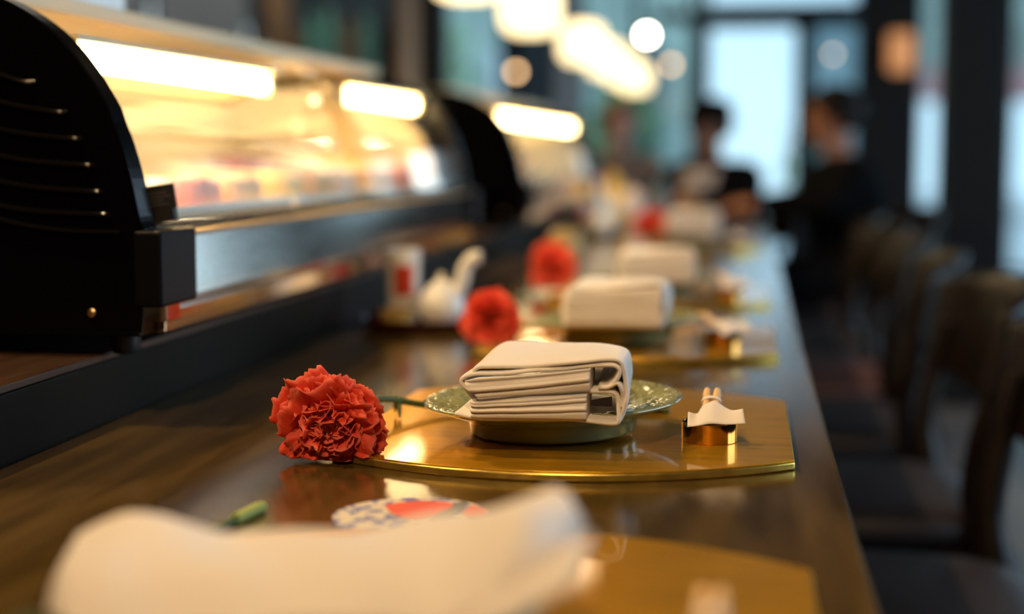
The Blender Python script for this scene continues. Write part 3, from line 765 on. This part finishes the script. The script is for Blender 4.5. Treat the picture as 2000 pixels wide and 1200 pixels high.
# ------------------------------------------------------------------ repeated place settings
ORD = {-1: 'nearest the camera and out of focus', 1: 'of the second setting, behind the one in focus', 2: 'of the third setting', 4: 'of the farthest setting'}
OFF = {-1: -.545, 1: .577, 2: 1.160, 4: 2.42}
MATL = {-1: 'amber gold place mat at the bottom edge of the picture', 1: 'gold place mat directly behind the in-focus setting', 2: 'gold place mat third along the counter', 4: 'gold place mat farthest along the counter'}
for k, dy in OFF.items():
    def mv(o, lab, dx=0, dz=0, rz=None, ddy=0):
        l0 = Vector(o.location) + Vector((dx, dy + ddy, dz)); return copy_tree(o, l0, rz, lab)
    mv(pm, MATL[k])
    mv(pl, 'ribbed pale green plate ' + ORD[k], dx=-.034 if k < 0 else 0, ddy=-.012 if k < 0 else 0)
    mv(ring, 'brass ring on the mat ' + ORD[k], dx={-1: .010, 1: 0, 2: 0, 4: 0}[k])
    mv(cs, 'paper wrapped wooden sticks on the ring ' + ORD[k], dx={-1: .012, 1: 0, 2: 0, 4: 0}[k], rz={-1: 0, 1: R_(38), 2: R_(20), 4: R_(10)}[k])
    if k > 0:
        o = mv(nk2, {1: 'thick white folded napkin with neat square end on the second plate', 2: 'white folded napkin on the third plate, behind the neat square one', 4: 'puffy white folded napkin farthest along the counter'}[k], dx={1: .002, 2: .004, 4: .02}[k])
        o.scale = {1: (1.0, 1, 1.08), 2: (1.0, 1, 1.08), 4: (1.05, 1, 1.35)}[k]
        o.rotation_euler = (0, 0, {1: R_(-3), 2: R_(3), 4: R_(-4)}[k])
for c in kids(nk2): bpy.data.objects.remove(c)
bpy.data.objects.remove(nk2)
# loosely folded foreground napkin
fn0 = empty('folded_napkin', (-.17, .60, T + .031)); tag(fn0, 'loosely folded white napkin blurred in the foreground, one corner raised', 'napkin', 'folded napkins on the plates')
XS = [-.312, -.304, -.281, -.255, -.23, -.1615, -.117, -.095, -.080, -.070, -.062]
TS = [.036, .0500, .0560, .0550, .0530, .0605, .0645, .0735, .0790, .0785, .066]
def fnap(u, v):
    x = -.312 + .250 * u; a = 2 * math.pi * v
    top = interp(x, XS, TS); bot = interp(x, [-.312, -.28, -.20, -.09, -.062], [.034, .022, .031, .031, .040])
    ca, sa = math.cos(a), math.sin(a)
    zc = (top + bot) / 2; hz = (top - bot) / 2
    z = zc + hz * math.copysign(abs(sa) ** .75, sa)
    yc = .598; hy = .062 * (1 - .5 * max(0, (.06 - u) / .06)) * (1 - .35 * max(0, (u - .93) / .07))
    y = yc - hy * math.copysign(abs(ca) ** .45, ca)
    y += .014 * noise.noise(Vector((x * 15, z * 34, 0))) + (.012 * max(0, .2 - u))
    z += .006 * noise.noise(Vector((x * 13, y * 20, 3))) * (1 if sa > -.3 else 0) + .004 * math.sin(x * 90 + y * 60) * max(0, sa) * .5
    x += .36 * (.66 - y) * max(0, min(1, (-.14 - x) / .17)) - .10 * (.66 - y) * max(0, (u - .8) / .2)
    x -= .55 * max(0, (top - z)) * max(0, min(1, (u - .70) / .3))
    z -= max(0, (.57 - y)) * .5 * (1 if sa > 0 else 0)
    return Vector((x, y, T + max(z, .016)))
mb = MB().grid(fnap, 60, 48)
mb.f += [tuple(reversed([j * 61 for j in range(48)])), tuple(j * 61 + 60 for j in range(48))]; mb.m += [0, 0]
mb.build('cloth', M['cloth'], fn0, angle=180)
mb = MB().grid(lambda u, v: Vector((-.118 + .060 * u, .533 - .008 * math.sin(u * 3) + .07 * v, T + .036 + .030 * u + .006 * math.sin(v * 3))), 14, 6)
mb.build('loose_flap', M['cloth'], fn0, angle=180, thick=.004, sub=1)

# round printed paper coaster between the first two mats
CX, CY = -.1975, .8880
co = empty('paper_coaster', (CX, CY, T)); tag(co, 'round printed paper coaster with red shapes and blue specks behind the foreground napkin', 'coaster')
MB().lathe([(.0480, 0), (.0482, .0012)], 72, c=(CX, CY, T + .0002)).build('card', M['speckle'], co, smooth=False)
def blob(pts, z, nm, m):
    P = smooth_path([(a, b, 0) for a, b in pts + pts[:1]], 6)[:-1]
    MB().prism([(p.x, p.y) for p in P], z, z + .0003).build(nm, m, co, smooth=False)
blob([(-.2205, .912), (-.205, .924), (-.184, .925), (-.178, .915), (-.184, .895), (-.195, .882), (-.210, .890)], T + .0015, 'red_print', M['printred'])
blob([(-.1750, .927), (-.1700, .924), (-.1720, .905), (-.1800, .880), (-.1860, .884), (-.1790, .908)], T + .0019, 'grey_print', M['printgrey'])
blob([(-.1665, .920), (-.1570, .912), (-.1540, .900), (-.162, .893), (-.1690, .902)], T + .0015, 'red_print', M['printred'])

# ------------------------------------------------------------------ condiment sets on lacquer trays
def condiments(x, y, first=True):
    w_ = 'near' if first else 'far'
    t_ = MB().lathe([(.052, .000), (.060, .003), (.064, .012), (.0615, .0125), (.058, .006), (.002, .005)], 56, c=(x, y, T + .0003), M=None)
    t_ = MB().lathe([(.070, .000), (.080, .004), (.084, .014), (.0815, .0145), (.076, .007), (.002, .006)], 56, c=(x, y, T + .0003)).build('lacquer_tray', M['lacq'], loc=(x, y, T))
    tag(t_, 'dark red lacquer tray ' + ('under the red banded cup, left of the carnations' if first else 'under the far condiment pots'), 'tray', 'lacquer trays on the counter')
    z = T + .0068
    cup = empty('tall_cup', (x - .032, y + .008, z)); tag(cup, 'tall white cup with a red band ' + ('on the near tray' if first else 'on the far tray'), 'cup', 'tall red banded cups')
    MB().lathe([(.016, 0), (.0195, .003), (.0205, .03), (.0225, .086), (.0228, .092), (.0212, .092), (.0200, .08), (.018, .006), (.002, .006)], 40, c=(x - .032, y + .008, z)).build('body', M['white'], cup)
    bnd = MB()
    for a0 in (-1.34, .75, 2.85):
        vs = []
        for i in range(7):
            a = a0 + 1.15 * (i / 6 - .5)
            for zz, rr in ((.034, .0209), (.072, .0222)):
                vs.append((x - .032 + rr * math.cos(a), y + .008 + rr * math.sin(a), z + zz))
        bnd.add(vs, [(2 * i, 2 * i + 2, 2 * i + 3, 2 * i + 1) for i in range(6)])
    bnd.build('red_band', M['red'], cup, smooth=False)
    j = empty('soy_jug', (x + .022, y - .012, z)); tag(j, 'white porcelain pouring jug with a long spout ' + ('on the near tray' if first else 'on the far tray'), 'jug', 'white pouring jugs')
    jx, jy = x + .022, y - .012
    MB().lathe([(.020, 0), (.027, .006), (.030, .020), (.027, .036), (.018, .046), (.014, .050), (.012, .049), (.002, .048)], 40, c=(jx, jy, z)).build('body', M['white'], j)
    MB().tube(smooth_path([(jx + .010, jy, z + .030), (jx + .024, jy, z + .048), (jx + .030, jy, z + .070), (jx + .040, jy, z + .082), (jx + .050, jy, z + .084)], 5), [.011] * 5 + [.0095] * 5 + [.009] * 5 + [.0085] * 6, 14).build('spout', M['white'], j)
    MB().lathe([(.010, .0), (.013, .002), (.008, .006), (.004, .008), (.005, .013), (.002, .015)], 20, c=(jx, jy, z + .0485)).build('jug_lid', M['white'], j)
    dsh = MB().lathe([(.014, 0), (.020, .004), (.023, .020), (.021, .020), (.018, .006), (.002, .004)], 36, c=(x - .028, y - .042, z)).build('small_bowl', M['amberg'], loc=(x - .028, y - .042, z))
    tag(dsh, 'small amber glazed bowl in front of the ' + ('near' if first else 'far') + ' tall cup', 'bowl', 'small amber bowls')
condiments(-.400, 1.890, True)
condiments(-.400, 4.05, False)
# pots and bottles standing further down the counter
random.seed(9)
EX = [(-.36, 3.05, .036, .07, 'amberg', 'amber glazed lidded pot left of the third carnation'), (-.42, 4.40, .030, .15, 'white', 'slim white bottle behind the far tray'), (-.34, 4.60, .034, .12, 'whitefish', 'cream lidded pot furthest back, left of the far napkin'),
      (-.27, 4.85, .030, .16, 'slate', 'blue grey bottle near the end of the counter'), (-.41, 4.78, .034, .18, 'egg', 'yellow bottle near the ledge at the counter end'), (-.19, 5.0, .040, .09, 'timber', 'brown lidded pot at the counter end')]
for x, y, r, h, mm, lb in EX:
    e = empty('lidded_pot' if h < .13 else 'sauce_bottle', (x, y, T)); tag(e, lb, 'pot' if h < .13 else 'bottle', 'pots and bottles far along the counter')
    if h < .13:
        MB().lathe([(r * .7, 0), (r, h * .25), (r, h * .7), (r * .85, h * .8), (r * .8, h * .8), (.002, h * .78)], 28, c=(x, y, T + .0003)).build('body', M[mm], e)
        MB().lathe([(r * .86, h * .80), (r * .8, h * .88), (r * .2, h * .93), (r * .22, h), (.002, h)], 28, c=(x, y, T + .0008)).build('pot_lid', M[mm], e)
    else:
        MB().lathe([(r * .9, 0), (r, h * .05), (r, h * .55), (r * .4, h * .75), (r * .36, h * .9), (.002, h * .9)], 28, c=(x, y, T + .0003)).build('body', M[mm], e)
        MB().lathe([(r * .42, h * .9), (r * .42, h), (.002, h)], 20, c=(x, y, T + .0006)).build('bottle_cap', M['red'] if mm == 'white' else M['blackm'], e)

# ------------------------------------------------------------------ chairs
def chair(x, y, label, seatm):
    e = empty('dining_chair', (x, y, 0)); tag(e, label, 'chair', 'dark wooden chairs along the counter')
    def seat(u, v):
        a = u * 2 * math.pi; ca, sa = math.cos(a), math.sin(a)
        rr = (abs(ca) ** 4 + abs(sa) ** 4) ** -.25
        return rr * ca, rr * sa
    prof = [(.02, .432), (.205, .432), (.215, .440), (.216, .458), (.205, .470), (.16, .476), (.02, .478)]
    vs = []; sg = 40
    for r, z in prof:
        for i in range(sg):
            a, b_ = seat(i / sg, 0); vs.append((x + a * r, y + b_ * r, z))
    fs = [(k * sg + i, k * sg + (i + 1) % sg, (k + 1) * sg + (i + 1) % sg, (k + 1) * sg + i) for k in range(len(prof) - 1) for i in range(sg)] + [tuple(range(sg - 1, -1, -1)), tuple((len(prof) - 1) * sg + i for i in range(sg))]
    q = MB(); q.add(vs, fs); q.build('seat', seatm, e, angle=60)
    fr = MB()
    for s_ in (-1, 1): fr.box(x - .17, x + .17, y + s_ * .165 - .011, y + s_ * .165 + .011, .385, .4315)
    for s_ in (-1, 1): fr.box(x + s_ * .17 - .011, x + s_ * .17 + .011, y - .154, y + .154, .385, .4315)
    fr.build('seat_frame', M['chair'], e, smooth=False, bevel=.003)
    for s_ in (-1, 1):
        MB().tube([(x - .20, y + s_ * .195, 0), (x - .185, y + s_ * .18, .24), (x - .17, y + s_ * .166, .43)], [.012, .016, .018], 12).build('leg', M['chair'], e)
        MB().tube(smooth_path([(x + .25, y + s_ * .205, 0), (x + .205, y + s_ * .195, .22), (x + .185, y + s_ * .185, .42), (x + .170, y + s_ * .200, .52), (x + .185, y + s_ * .212, .62), (x + .205, y + s_ * .205, .70)], 4), [.012] * 4 + [.017] * 4 + [.020] * 4 + [.018] * 4 + [.016] * 5, 12).build('leg', M['chair'], e)
    # bent plywood backrest: wide curved shield
    def bk(u, v):
        a = (u - .5) * 2
        z = .585 + .205 * v - .030 * a * a * (v) + .055 * a * a * (1 - v) * 1.0
        yy = y + .235 * math.sin(a * 1.15) / math.sin(1.15)
        xx = x + .262 - .075 * a * a + .020 * (v - .5)
        return Vector((xx, yy, z))
    MB().grid(bk, 24, 8).build('backrest', M['chair'], e, angle=180, thick=.020, bevel=.006)
    return e
CHL = ['dark wooden chair nearest the camera, cut by the right edge', 'second dark wooden chair from the camera, black seat', 'third dark wooden chair along the counter', 'fourth chair along the counter with a brown seat', 'fifth dark wooden chair along the counter', 'sixth dark chair along the counter, next to the seated person in black']
CY_ = [1.73, 2.33, 2.95, 3.56, 4.16, 4.76]
ch = chair(.135, CY_[0], CHL[0], M['seat'])
for k in range(1, 6):
    if k == 3:
        chair(.135, CY_[3], CHL[3], M['seatred'])
    else:
        copy_tree(ch, (.135 + (.01, 0, -.008, 0, .012, .0)[k], CY_[k], 0), R_((0, 3, -4, 0, 5, -2)[k]), CHL[k])
copy_tree(ch, (.36, 5.35, 0), R_(12), 'dark chair carrying the person in black clothing')
copy_tree(ch, (-.09, 6.28, 0), R_(62), 'dark chair carrying the person in a black cap')
copy_tree(ch, (-.60, 7.10, 0), R_(90), 'dark chair carrying the person in brown, farthest away')

# ------------------------------------------------------------------ people
def person(x, y, face, label, cloth, inner, skin, hairm, cap=False, headz=1.10, lean=.10):
    e = empty('person', (x, y, 0)); tag(e, label, 'person')
    Rz = Matrix.Translation((x, y, 0)) @ Matrix.Rotation(face, 4, 'Z')      # local -Y is forward
    bulk = lambda m_, r0: 1.22 if (m_ == 0) else 1.0
    segs = []   # p0, p1, r0, r1, material
    def S(a, b, r0, r1, m_): segs.append((Vector(a), Vector(b), r0 * bulk(m_, r0), r1 * bulk(m_, r0), m_))
    HZ = headz; SZ = headz - .205
    ln = -lean
    S((0, .02, .56), (0, .02 + ln * .4, .68), .125, .115, 0); S((-.06, .02, .56), (.06, .02, .56), .12, .12, 0)
    S((0, ln * .4, .70), (0, ln, SZ - .07), .115, .125, 0)
    S((-.08, ln, SZ - .06), (.08, ln, SZ - .06), .105, .105, 0)
    S((-.145, ln, SZ), (.145, ln, SZ), .062, .062, 0)
    S((0, ln - .005, SZ), (0, ln - .025, HZ - .08), .052, .046, 1)
    hc = Vector((0, ln - .035, HZ))
    S(hc + Vector((0, .015, .012)), hc + Vector((0, -.005, .020)), .080, .078, 1)
    S(hc + Vector((0, -.025, -.035)), hc + Vector((0, -.040, -.062)), .058, .040, 1)
    S(hc + Vector((0, -.080, .005)), hc + Vector((0, -.090, -.018)), .008, .0105, 1)      # nose
    for s_ in (-1, 1):
        S(hc + Vector((s_ * .076, .010, .008)), hc + Vector((s_ * .080, .016, -.022)), .012, .009, 1)   # ears
        sh = Vector((s_ * .165, ln, SZ - .01)); el = Vector((s_ * .215, ln - .10, max(.80, SZ - .22))); wr_ = Vector((s_ * .085, ln - .29, .795))
        S(sh, el, .052, .041, 0); S(el, wr_, .041, .028, 0)
        pm_ = Vector((s_ * .050, ln - .355, .785)); S(wr_, pm_, .024, .026, 1)
        dr = (pm_ - wr_).normalized(); sd = dr.cross(Vector((0, 0, 1))) 
        for f_, ll in zip((-1.5, -.5, .5, 1.5), (.058, .068, .064, .050)):
            b0 = pm_ + sd * f_ * .0175 + dr * .012; k1 = b0 + dr * ll * .6 + Vector((0, 0, .004)); k2 = k1 + dr * ll * .5 - Vector((0, 0, .012))
            S(b0, k1, .009, .008, 1); S(k1, k2, .008, .0065, 1)
        tb_ = wr_ + dr * .03 - sd * s_ * .022; S(tb_, tb_ + dr * .030 - sd * s_ * .022, .011, .009, 1); S(tb_ + dr * .030 - sd * s_ * .022, tb_ + dr * .055 - sd * s_ * .020, .009, .007, 1)
        hp = Vector((s_ * .085, .0, .555)); kn = Vector((s_ * .12, -.40, .52)); an = Vector((s_ * .12, -.36, .10))
        S(hp, kn, .088, .060, 2); S(kn, an, .056, .038, 2); S(an, Vector((s_ * .13, -.50, .045)), .040, .034, 3)
    vs = []; 
    mb = MB()
    for a, b_, r0, r1, m_ in segs:
        d_ = b_ - a; L = max(d_.length, 1e-4); pr = []
        for k in range(6): t_ = math.pi / 2 * k / 5; pr.append((max(1e-4, r0 * math.sin(t_)), -r0 * math.cos(t_)))
        for k in range(6): t_ = math.pi / 2 * k / 5; pr.append((max(1e-4, r1 * math.cos(t_)), L + r1 * math.sin(t_)))
        mb.lathe(pr, 16, M=Rz @ Matrix.Translation(a) @ d_.to_track_quat('Z', 'Y').to_matrix().to_4x4())
    tmp = mb.build('tmp', M['skin'], smooth=False)
    md = tmp.modifiers.new('r', 'REMESH'); md.mode = 'VOXEL'; md.voxel_size = .0075
    sm = tmp.modifiers.new('s', 'SMOOTH'); sm.iterations = 4; sm.factor = .5
    dg = bpy.context.evaluated_depsgraph_get(); ev = tmp.evaluated_get(dg); me = bpy.data.meshes.new_from_object(ev)
    bpy.data.objects.remove(tmp)
    me.name = 'body'; me.materials.clear()
    for mm in (cloth, skin, cloth, M['blackm'], inner): me.materials.append(mm)
    n_ = len(me.polygons); cen = np.empty(n_ * 3); me.polygons.foreach_get('center', cen); cen = cen.reshape(-1, 3)
    best = np.full(n_, 1e9); idx = np.zeros(n_, int)
    for a, b_, r0, r1, m_ in segs:
        A = np.array(Rz @ a); Bv = np.array(Rz @ b_); D = Bv - A; L2 = max(D.dot(D), 1e-9)
        t_ = np.clip((cen - A) @ D / L2, 0, 1); dd = np.linalg.norm(cen - (A + t_[:, None] * D), axis=1) - (r0 + (r1 - r0) * t_)
        w__ = dd < best; best[w__] = dd[w__]; idx[w__] = m_
    # shirt front
    inv = np.array(Rz.inverted()); loc = cen @ inv[:3, :3].T + inv[:3, 3]
    fr_ = (np.abs(loc[:, 0]) < .075) & (loc[:, 1] < ln * .6 - .02) & (loc[:, 2] < SZ + .04) & (loc[:, 2] > .64) & (idx == 0)
    idx[fr_] = 4
    me.polygons.foreach_set('material_index', idx.astype(np.int32)); me.polygons.foreach_set('use_smooth', [True] * n_)
    me.transform(Matrix.Translation((-x, -y, 0)))
    o = bpy.data.objects.new('body', me); col.objects.link(o); o.parent = e
    hw = MB()
    MH = Rz @ Matrix.Translation(hc)
    # hair shell over the back and crown
    def hair(u, v):
        a = u * 2 * math.pi; el_ = v * R_(128)
        front = max(0, -math.sin(a)); el2 = el_ * (1 - .42 * front)
        r = .0885 + .003 * math.sin(a * 23) * v
        return MH @ Vector((r * math.sin(el2) * math.cos(a), r * 1.03 * math.sin(el2) * math.sin(a) + .010, .018 + r * 1.04 * math.cos(el2)))
    hw.grid(hair, 40, 14); hw.build('hair', hairm, e, angle=180, thick=.006)
    for s_ in (-1, 1):
        MB().sphere((0, 0, 0), .010, 12, 8).build
        q = MB(); c_ = MH @ Vector((s_ * .030, -.0700, .006)); q.sphere(c_, .0105, 14, 8); q.build('eye', M['eye'], e)
    q = MB(); q.tube([MH @ Vector((-.022, -.0745, -.048)), MH @ Vector((0, -.0800, -.046)), MH @ Vector((.022, -.0745, -.048))], [.003, .0055, .003], 10); q.build('mouth', M['lip'], e)
    if cap:
        q = MB()
        q.lathe([(.094, -.005), (.096, .02), (.092, .055), (.070, .085), (.03, .097), (.002, .098)], 40, M=MH @ Matrix.Translation((0, .008, .022)))
        q.build('cap', M['cap'], e)
        q = MB(); q.grid(lambda u, v: MH @ Vector((.070 * math.sin((u - .5) * 2.6), -.070 - .060 * v * math.cos((u - .5) * 2.2), .032 - .012 * v - .03 * (u - .5) ** 2)), 14, 5)
        q.build('cap_brim', M['cap'], e, thick=.004)
    return e
person(.36, 5.35, R_(-78), 'person in black clothing sitting at the counter on the right', M['bcloth'], M['bcloth'], M['skin'], M['hair'], headz=1.095, lean=.04)
person(-.09, 6.28, R_(-28), 'person in a black cap with a pale shirt front sitting at the counter end', M['bcloth'], M['wcloth'], M['skin'], M['hair'], cap=True, headz=1.075, lean=.10)
person(-.60, 7.05, R_(15), 'person in brown clothing sitting farthest back on the left', M['brcloth'], M['brcloth'], M['skin2'], mat('auburn hair', (.14, .05, .03), .5), headz=1.10, lean=.05)
# small table carrying the third person's hands
tt = empty('side_table', (-.60, 6.75, 0)); tag(tt, 'small dark side table in front of the person in brown', 'table')
MB().box(-1.0, -.42, 6.52, 6.86, .722, .752).build('tabletop', M['counter'], tt, smooth=False, bevel=.004)
MB().tube([(-.72, 6.69, .02), (-.72, 6.69, .722)], .03, 16).build('pedestal', M['column'], tt)
MB().lathe([(.16, 0), (.16, .012), (.03, .022)], 32, c=(-.72, 6.69, 0)).build('base', M['column'], tt)

# ------------------------------------------------------------------ lamps
PEN = ['hanging paper lantern, %s' % s for s in ('added behind the camera to light the front faces', 'second of the row, above the first display case', 'third of the row, just above the frame', 'fourth of the row, cut by the top edge', 'largest fully glowing lantern below the top edge', 'sixth of the row, in the glowing cluster', 'seventh of the row, in the glowing cluster', 'eighth of the row, low in the glowing cluster', 'farthest lantern, lowest of the row')]
def pendant(x, y, z, label):
    e = empty('pendant_lantern', (x, y, H)); tag(e, label, 'lamp', 'lanterns hanging in a row above the counter')
    MB().lathe([(.055, -.088), (.085, -.075), (.101, -.045), (.104, 0), (.101, .045), (.085, .075), (.055, .088)], 32, c=(x, y, z)).build('lamp_shade', M['lantern'], e)
    MB().tube([(x, y, z + .088), (x, y, H)], .004, 8).build('cord', M['blackm'], e)
    MB().lathe([(.05, -.02), (.05, 0)], 24, c=(x, y, H)).build('ceiling_rose', M['blackm'], e)
    MB().lathe([(.056, .086), (.050, .096), (.012, .105)], 24, c=(x, y, z)).build('lamp_cap', M['blackm'], e)
    return e
pp = None
for k, y in enumerate((-.7, 1.7, 2.9, 4.1, 5.3, 7.0, 8.2, 9.3, 10.3)):
    if pp is None: pp = pendant(-.75, y, T + .72, PEN[0])  # first lantern is unseen, added behind the camera to brighten the fronts
    else: copy_tree(pp, (-.75, y, H), None, PEN[k])
def globe(px, d, pyz, r, m, label):
    x = px; e = empty('globe_lamp', (x, d, H)); tag(e, label, 'lamp', 'small globe lamps in the background')
    MB().sphere((x, d, pyz), r, 20, 12).build('bulb', m, e)
    MB().tube([(x, d, pyz + r), (x, d, H)], .003, 8).build('cord', M['blackm'], e)
    MB().lathe([(.012, 0), (.014, .02), (.006, .03)], 16, c=(x, d, pyz + r - .004)).build('bulb_socket', M['blackm'], e)
for x, y, z, r, mm, lb in (
    (-0.687, 10.5, 1.77, 0.03, 'bulbw', 'brightest white globe lamp right of the lantern cluster'),
    (-1.511, 10.0, 1.504, 0.024, 'bulbo', 'orange globe lamp below the lanterns on the left'),
    (-0.546, 11.0, 1.598, 0.022, 'bulbo', 'orange globe lamp right below the brightest one'),
    (0.59, 11.2, 1.673, 0.018, 'bulbd', 'dim globe lamp left of the dark column'),
):
    globe(x, y, z, r, M[mm], lb)
x, y, z = (0.84, 8.94, 1.54)
sc_ = empty('wall_lamp', (x, 8.99, z - .11)); tag(sc_, 'dim amber lamp box fixed to the dark column', 'lamp')
MB().box(x - .060, x + .075, 8.93, 8.985, z - .11, z + .11).build('lamp_shade', M['sconce'], sc_, bevel=.02, bseg=3, smooth=False)
MB().box(x - .03, x + .03, 8.985, 8.999, z - .05, z + .05).build('bracket', M['blackm'], sc_, smooth=False)
# ceiling spot lamps (warm); the last is frontal fill added behind the camera
SP = [(-1.15, .80), (-1.15, 2.1), (-1.15, 3.6), (-1.15, 5.6), (-.76, 7.13), (-.15, -.9)]
SL = ['above the kitchen side near the camera', 'above the kitchen behind the first case', 'above the gap between the cases', 'above the end of the second case', 'above the far end of the room', 'added behind the camera as frontal fill']
SE = [80, 85, 60, 50, 20, 150]
for (x, y), lb, en in zip(SP, SL, SE):
    e = empty('ceiling_spot', (x, y, H)); tag(e, 'round ceiling spot lamp ' + lb, 'lamp', 'ceiling spot lamps')
    MB().lathe([(.045, -.085), (.062, -.085), (.062, 0), (.045, 0)], 28, c=(x, y, H), close=True).build('housing', M['blackm'], e)
    MB().lathe([(.044, -.060), (.044, -.056)], 24, c=(x, y, H)).build('lens', M['spotglass'], e)
    if y > 7: MB().sphere((x, y, H - .13), .065, 20, 12).build('bulb', M['bulbo'], e)
    light('spot_light', 'SPOT', (x, y, H - (.09 if y < 7 else .22)), en, WARM, ((x * .55, y + .25, T) if y > 1 else (-.1, 1.55 if y > 0 else 1.75, T)), spot_size=R_(110 if y > 1 else 66 if y > 0 else 42), spot_blend=.5, shadow_soft_size=.045)

# ------------------------------------------------------------------ kitchen side background
bc = empty('bottle_shelf', (-1.85, 7.0, 0)); tag(bc, 'tall wooden shelf unit with bottles behind the first case', 'shelf')
for x in (-2.23, -1.60): MB().box(x, x + .03, 6.9, 7.25, 0, 2.3).build('side_panel', M['timber'], bc, smooth=False)
for z in (.5, 1.0, 1.27, 1.90): MB().box(-2.20, -1.60, 6.9, 7.25, z, z + .025).build('shelf_board', M['timber'], bc, smooth=False)
MB().box(-2.18, -1.62, 6.93, 6.95, 1.888, 1.8995).build('added_fill_strip', M['bottlefill'], bc, smooth=False)  # unseen glowing strip, added under the board to brighten the bottles
BM = {'teal': mat('teal bottle glass', (.22, .50, .40), .1, coat=.5), 'brown': mat('brown bottle glass', (.34, .16, .06), .1, coat=.5), 'dark': mat('dark bottle glass', (.02, .05, .05), .1, coat=.5)}
for k, (x, cn_) in enumerate(((-2.13, 'brown'), (-2.03, 'teal'), (-1.94, 'teal'), (-1.85, 'brown'), (-1.76, 'teal'), (-1.67, 'dark'))):
    e = empty('shelf_bottle', (x, 7.02, 1.295)); tag(e, '%s glass bottle standing on the bottle shelf, %s from the left' % (cn_, ('first', 'second', 'third', 'fourth', 'fifth', 'sixth')[k]), 'bottle', 'bottles on the kitchen shelf')
    h = .33 + .03 * (k % 3)
    MB().lathe([(.036, 0), (.038, .01), (.038, h * .6), (.014, h * .78), (.013, h * .95), (.002, h * .95)], 24, c=(x, 7.02, 1.2955)).build('glass_body', BM[cn_], e)
    MB().lathe([(.015, h * .93), (.015, h), (.002, h)], 16, c=(x, 7.02, 1.296)).build('bottle_cap', M['blackm'], e)
ps = MB().box(-2.44, -2.28, 6.6, 6.76, 0, H).build('trim_8', M['timber'], smooth=False); ps['kind'] = 'structure'
fr_ = empty('tall_fridge', (-2.2, 5.6, 0)); tag(fr_, 'tall grey refrigerator against the kitchen wall', 'refrigerator')
MB().box(-2.58, -2.15, 4.3, 6.4, .08, 2.2).build('body', M['wallg'], fr_, smooth=False, bevel=.008)
for a in (4.32, 5.37):
    dd = MB().box(-2.149, -2.125, a, a + 1.01, .12, 2.16).build('door', mat('grey fridge door', (.34, .29, .25), .5), fr_, smooth=False, bevel=.005)
    MB().tube([(-2.10, a + .9, 1.0), (-2.10, a + .9, 1.5)], .012, 10).build('handle', M['steel'], dd)
for a in (-2.5, -2.2):
    for b_ in (4.4, 6.3): MB().lathe([(.02, 0), (.025, .08)], 12, c=(a, b_, 0)).build('foot', M['blackm'], fr_)
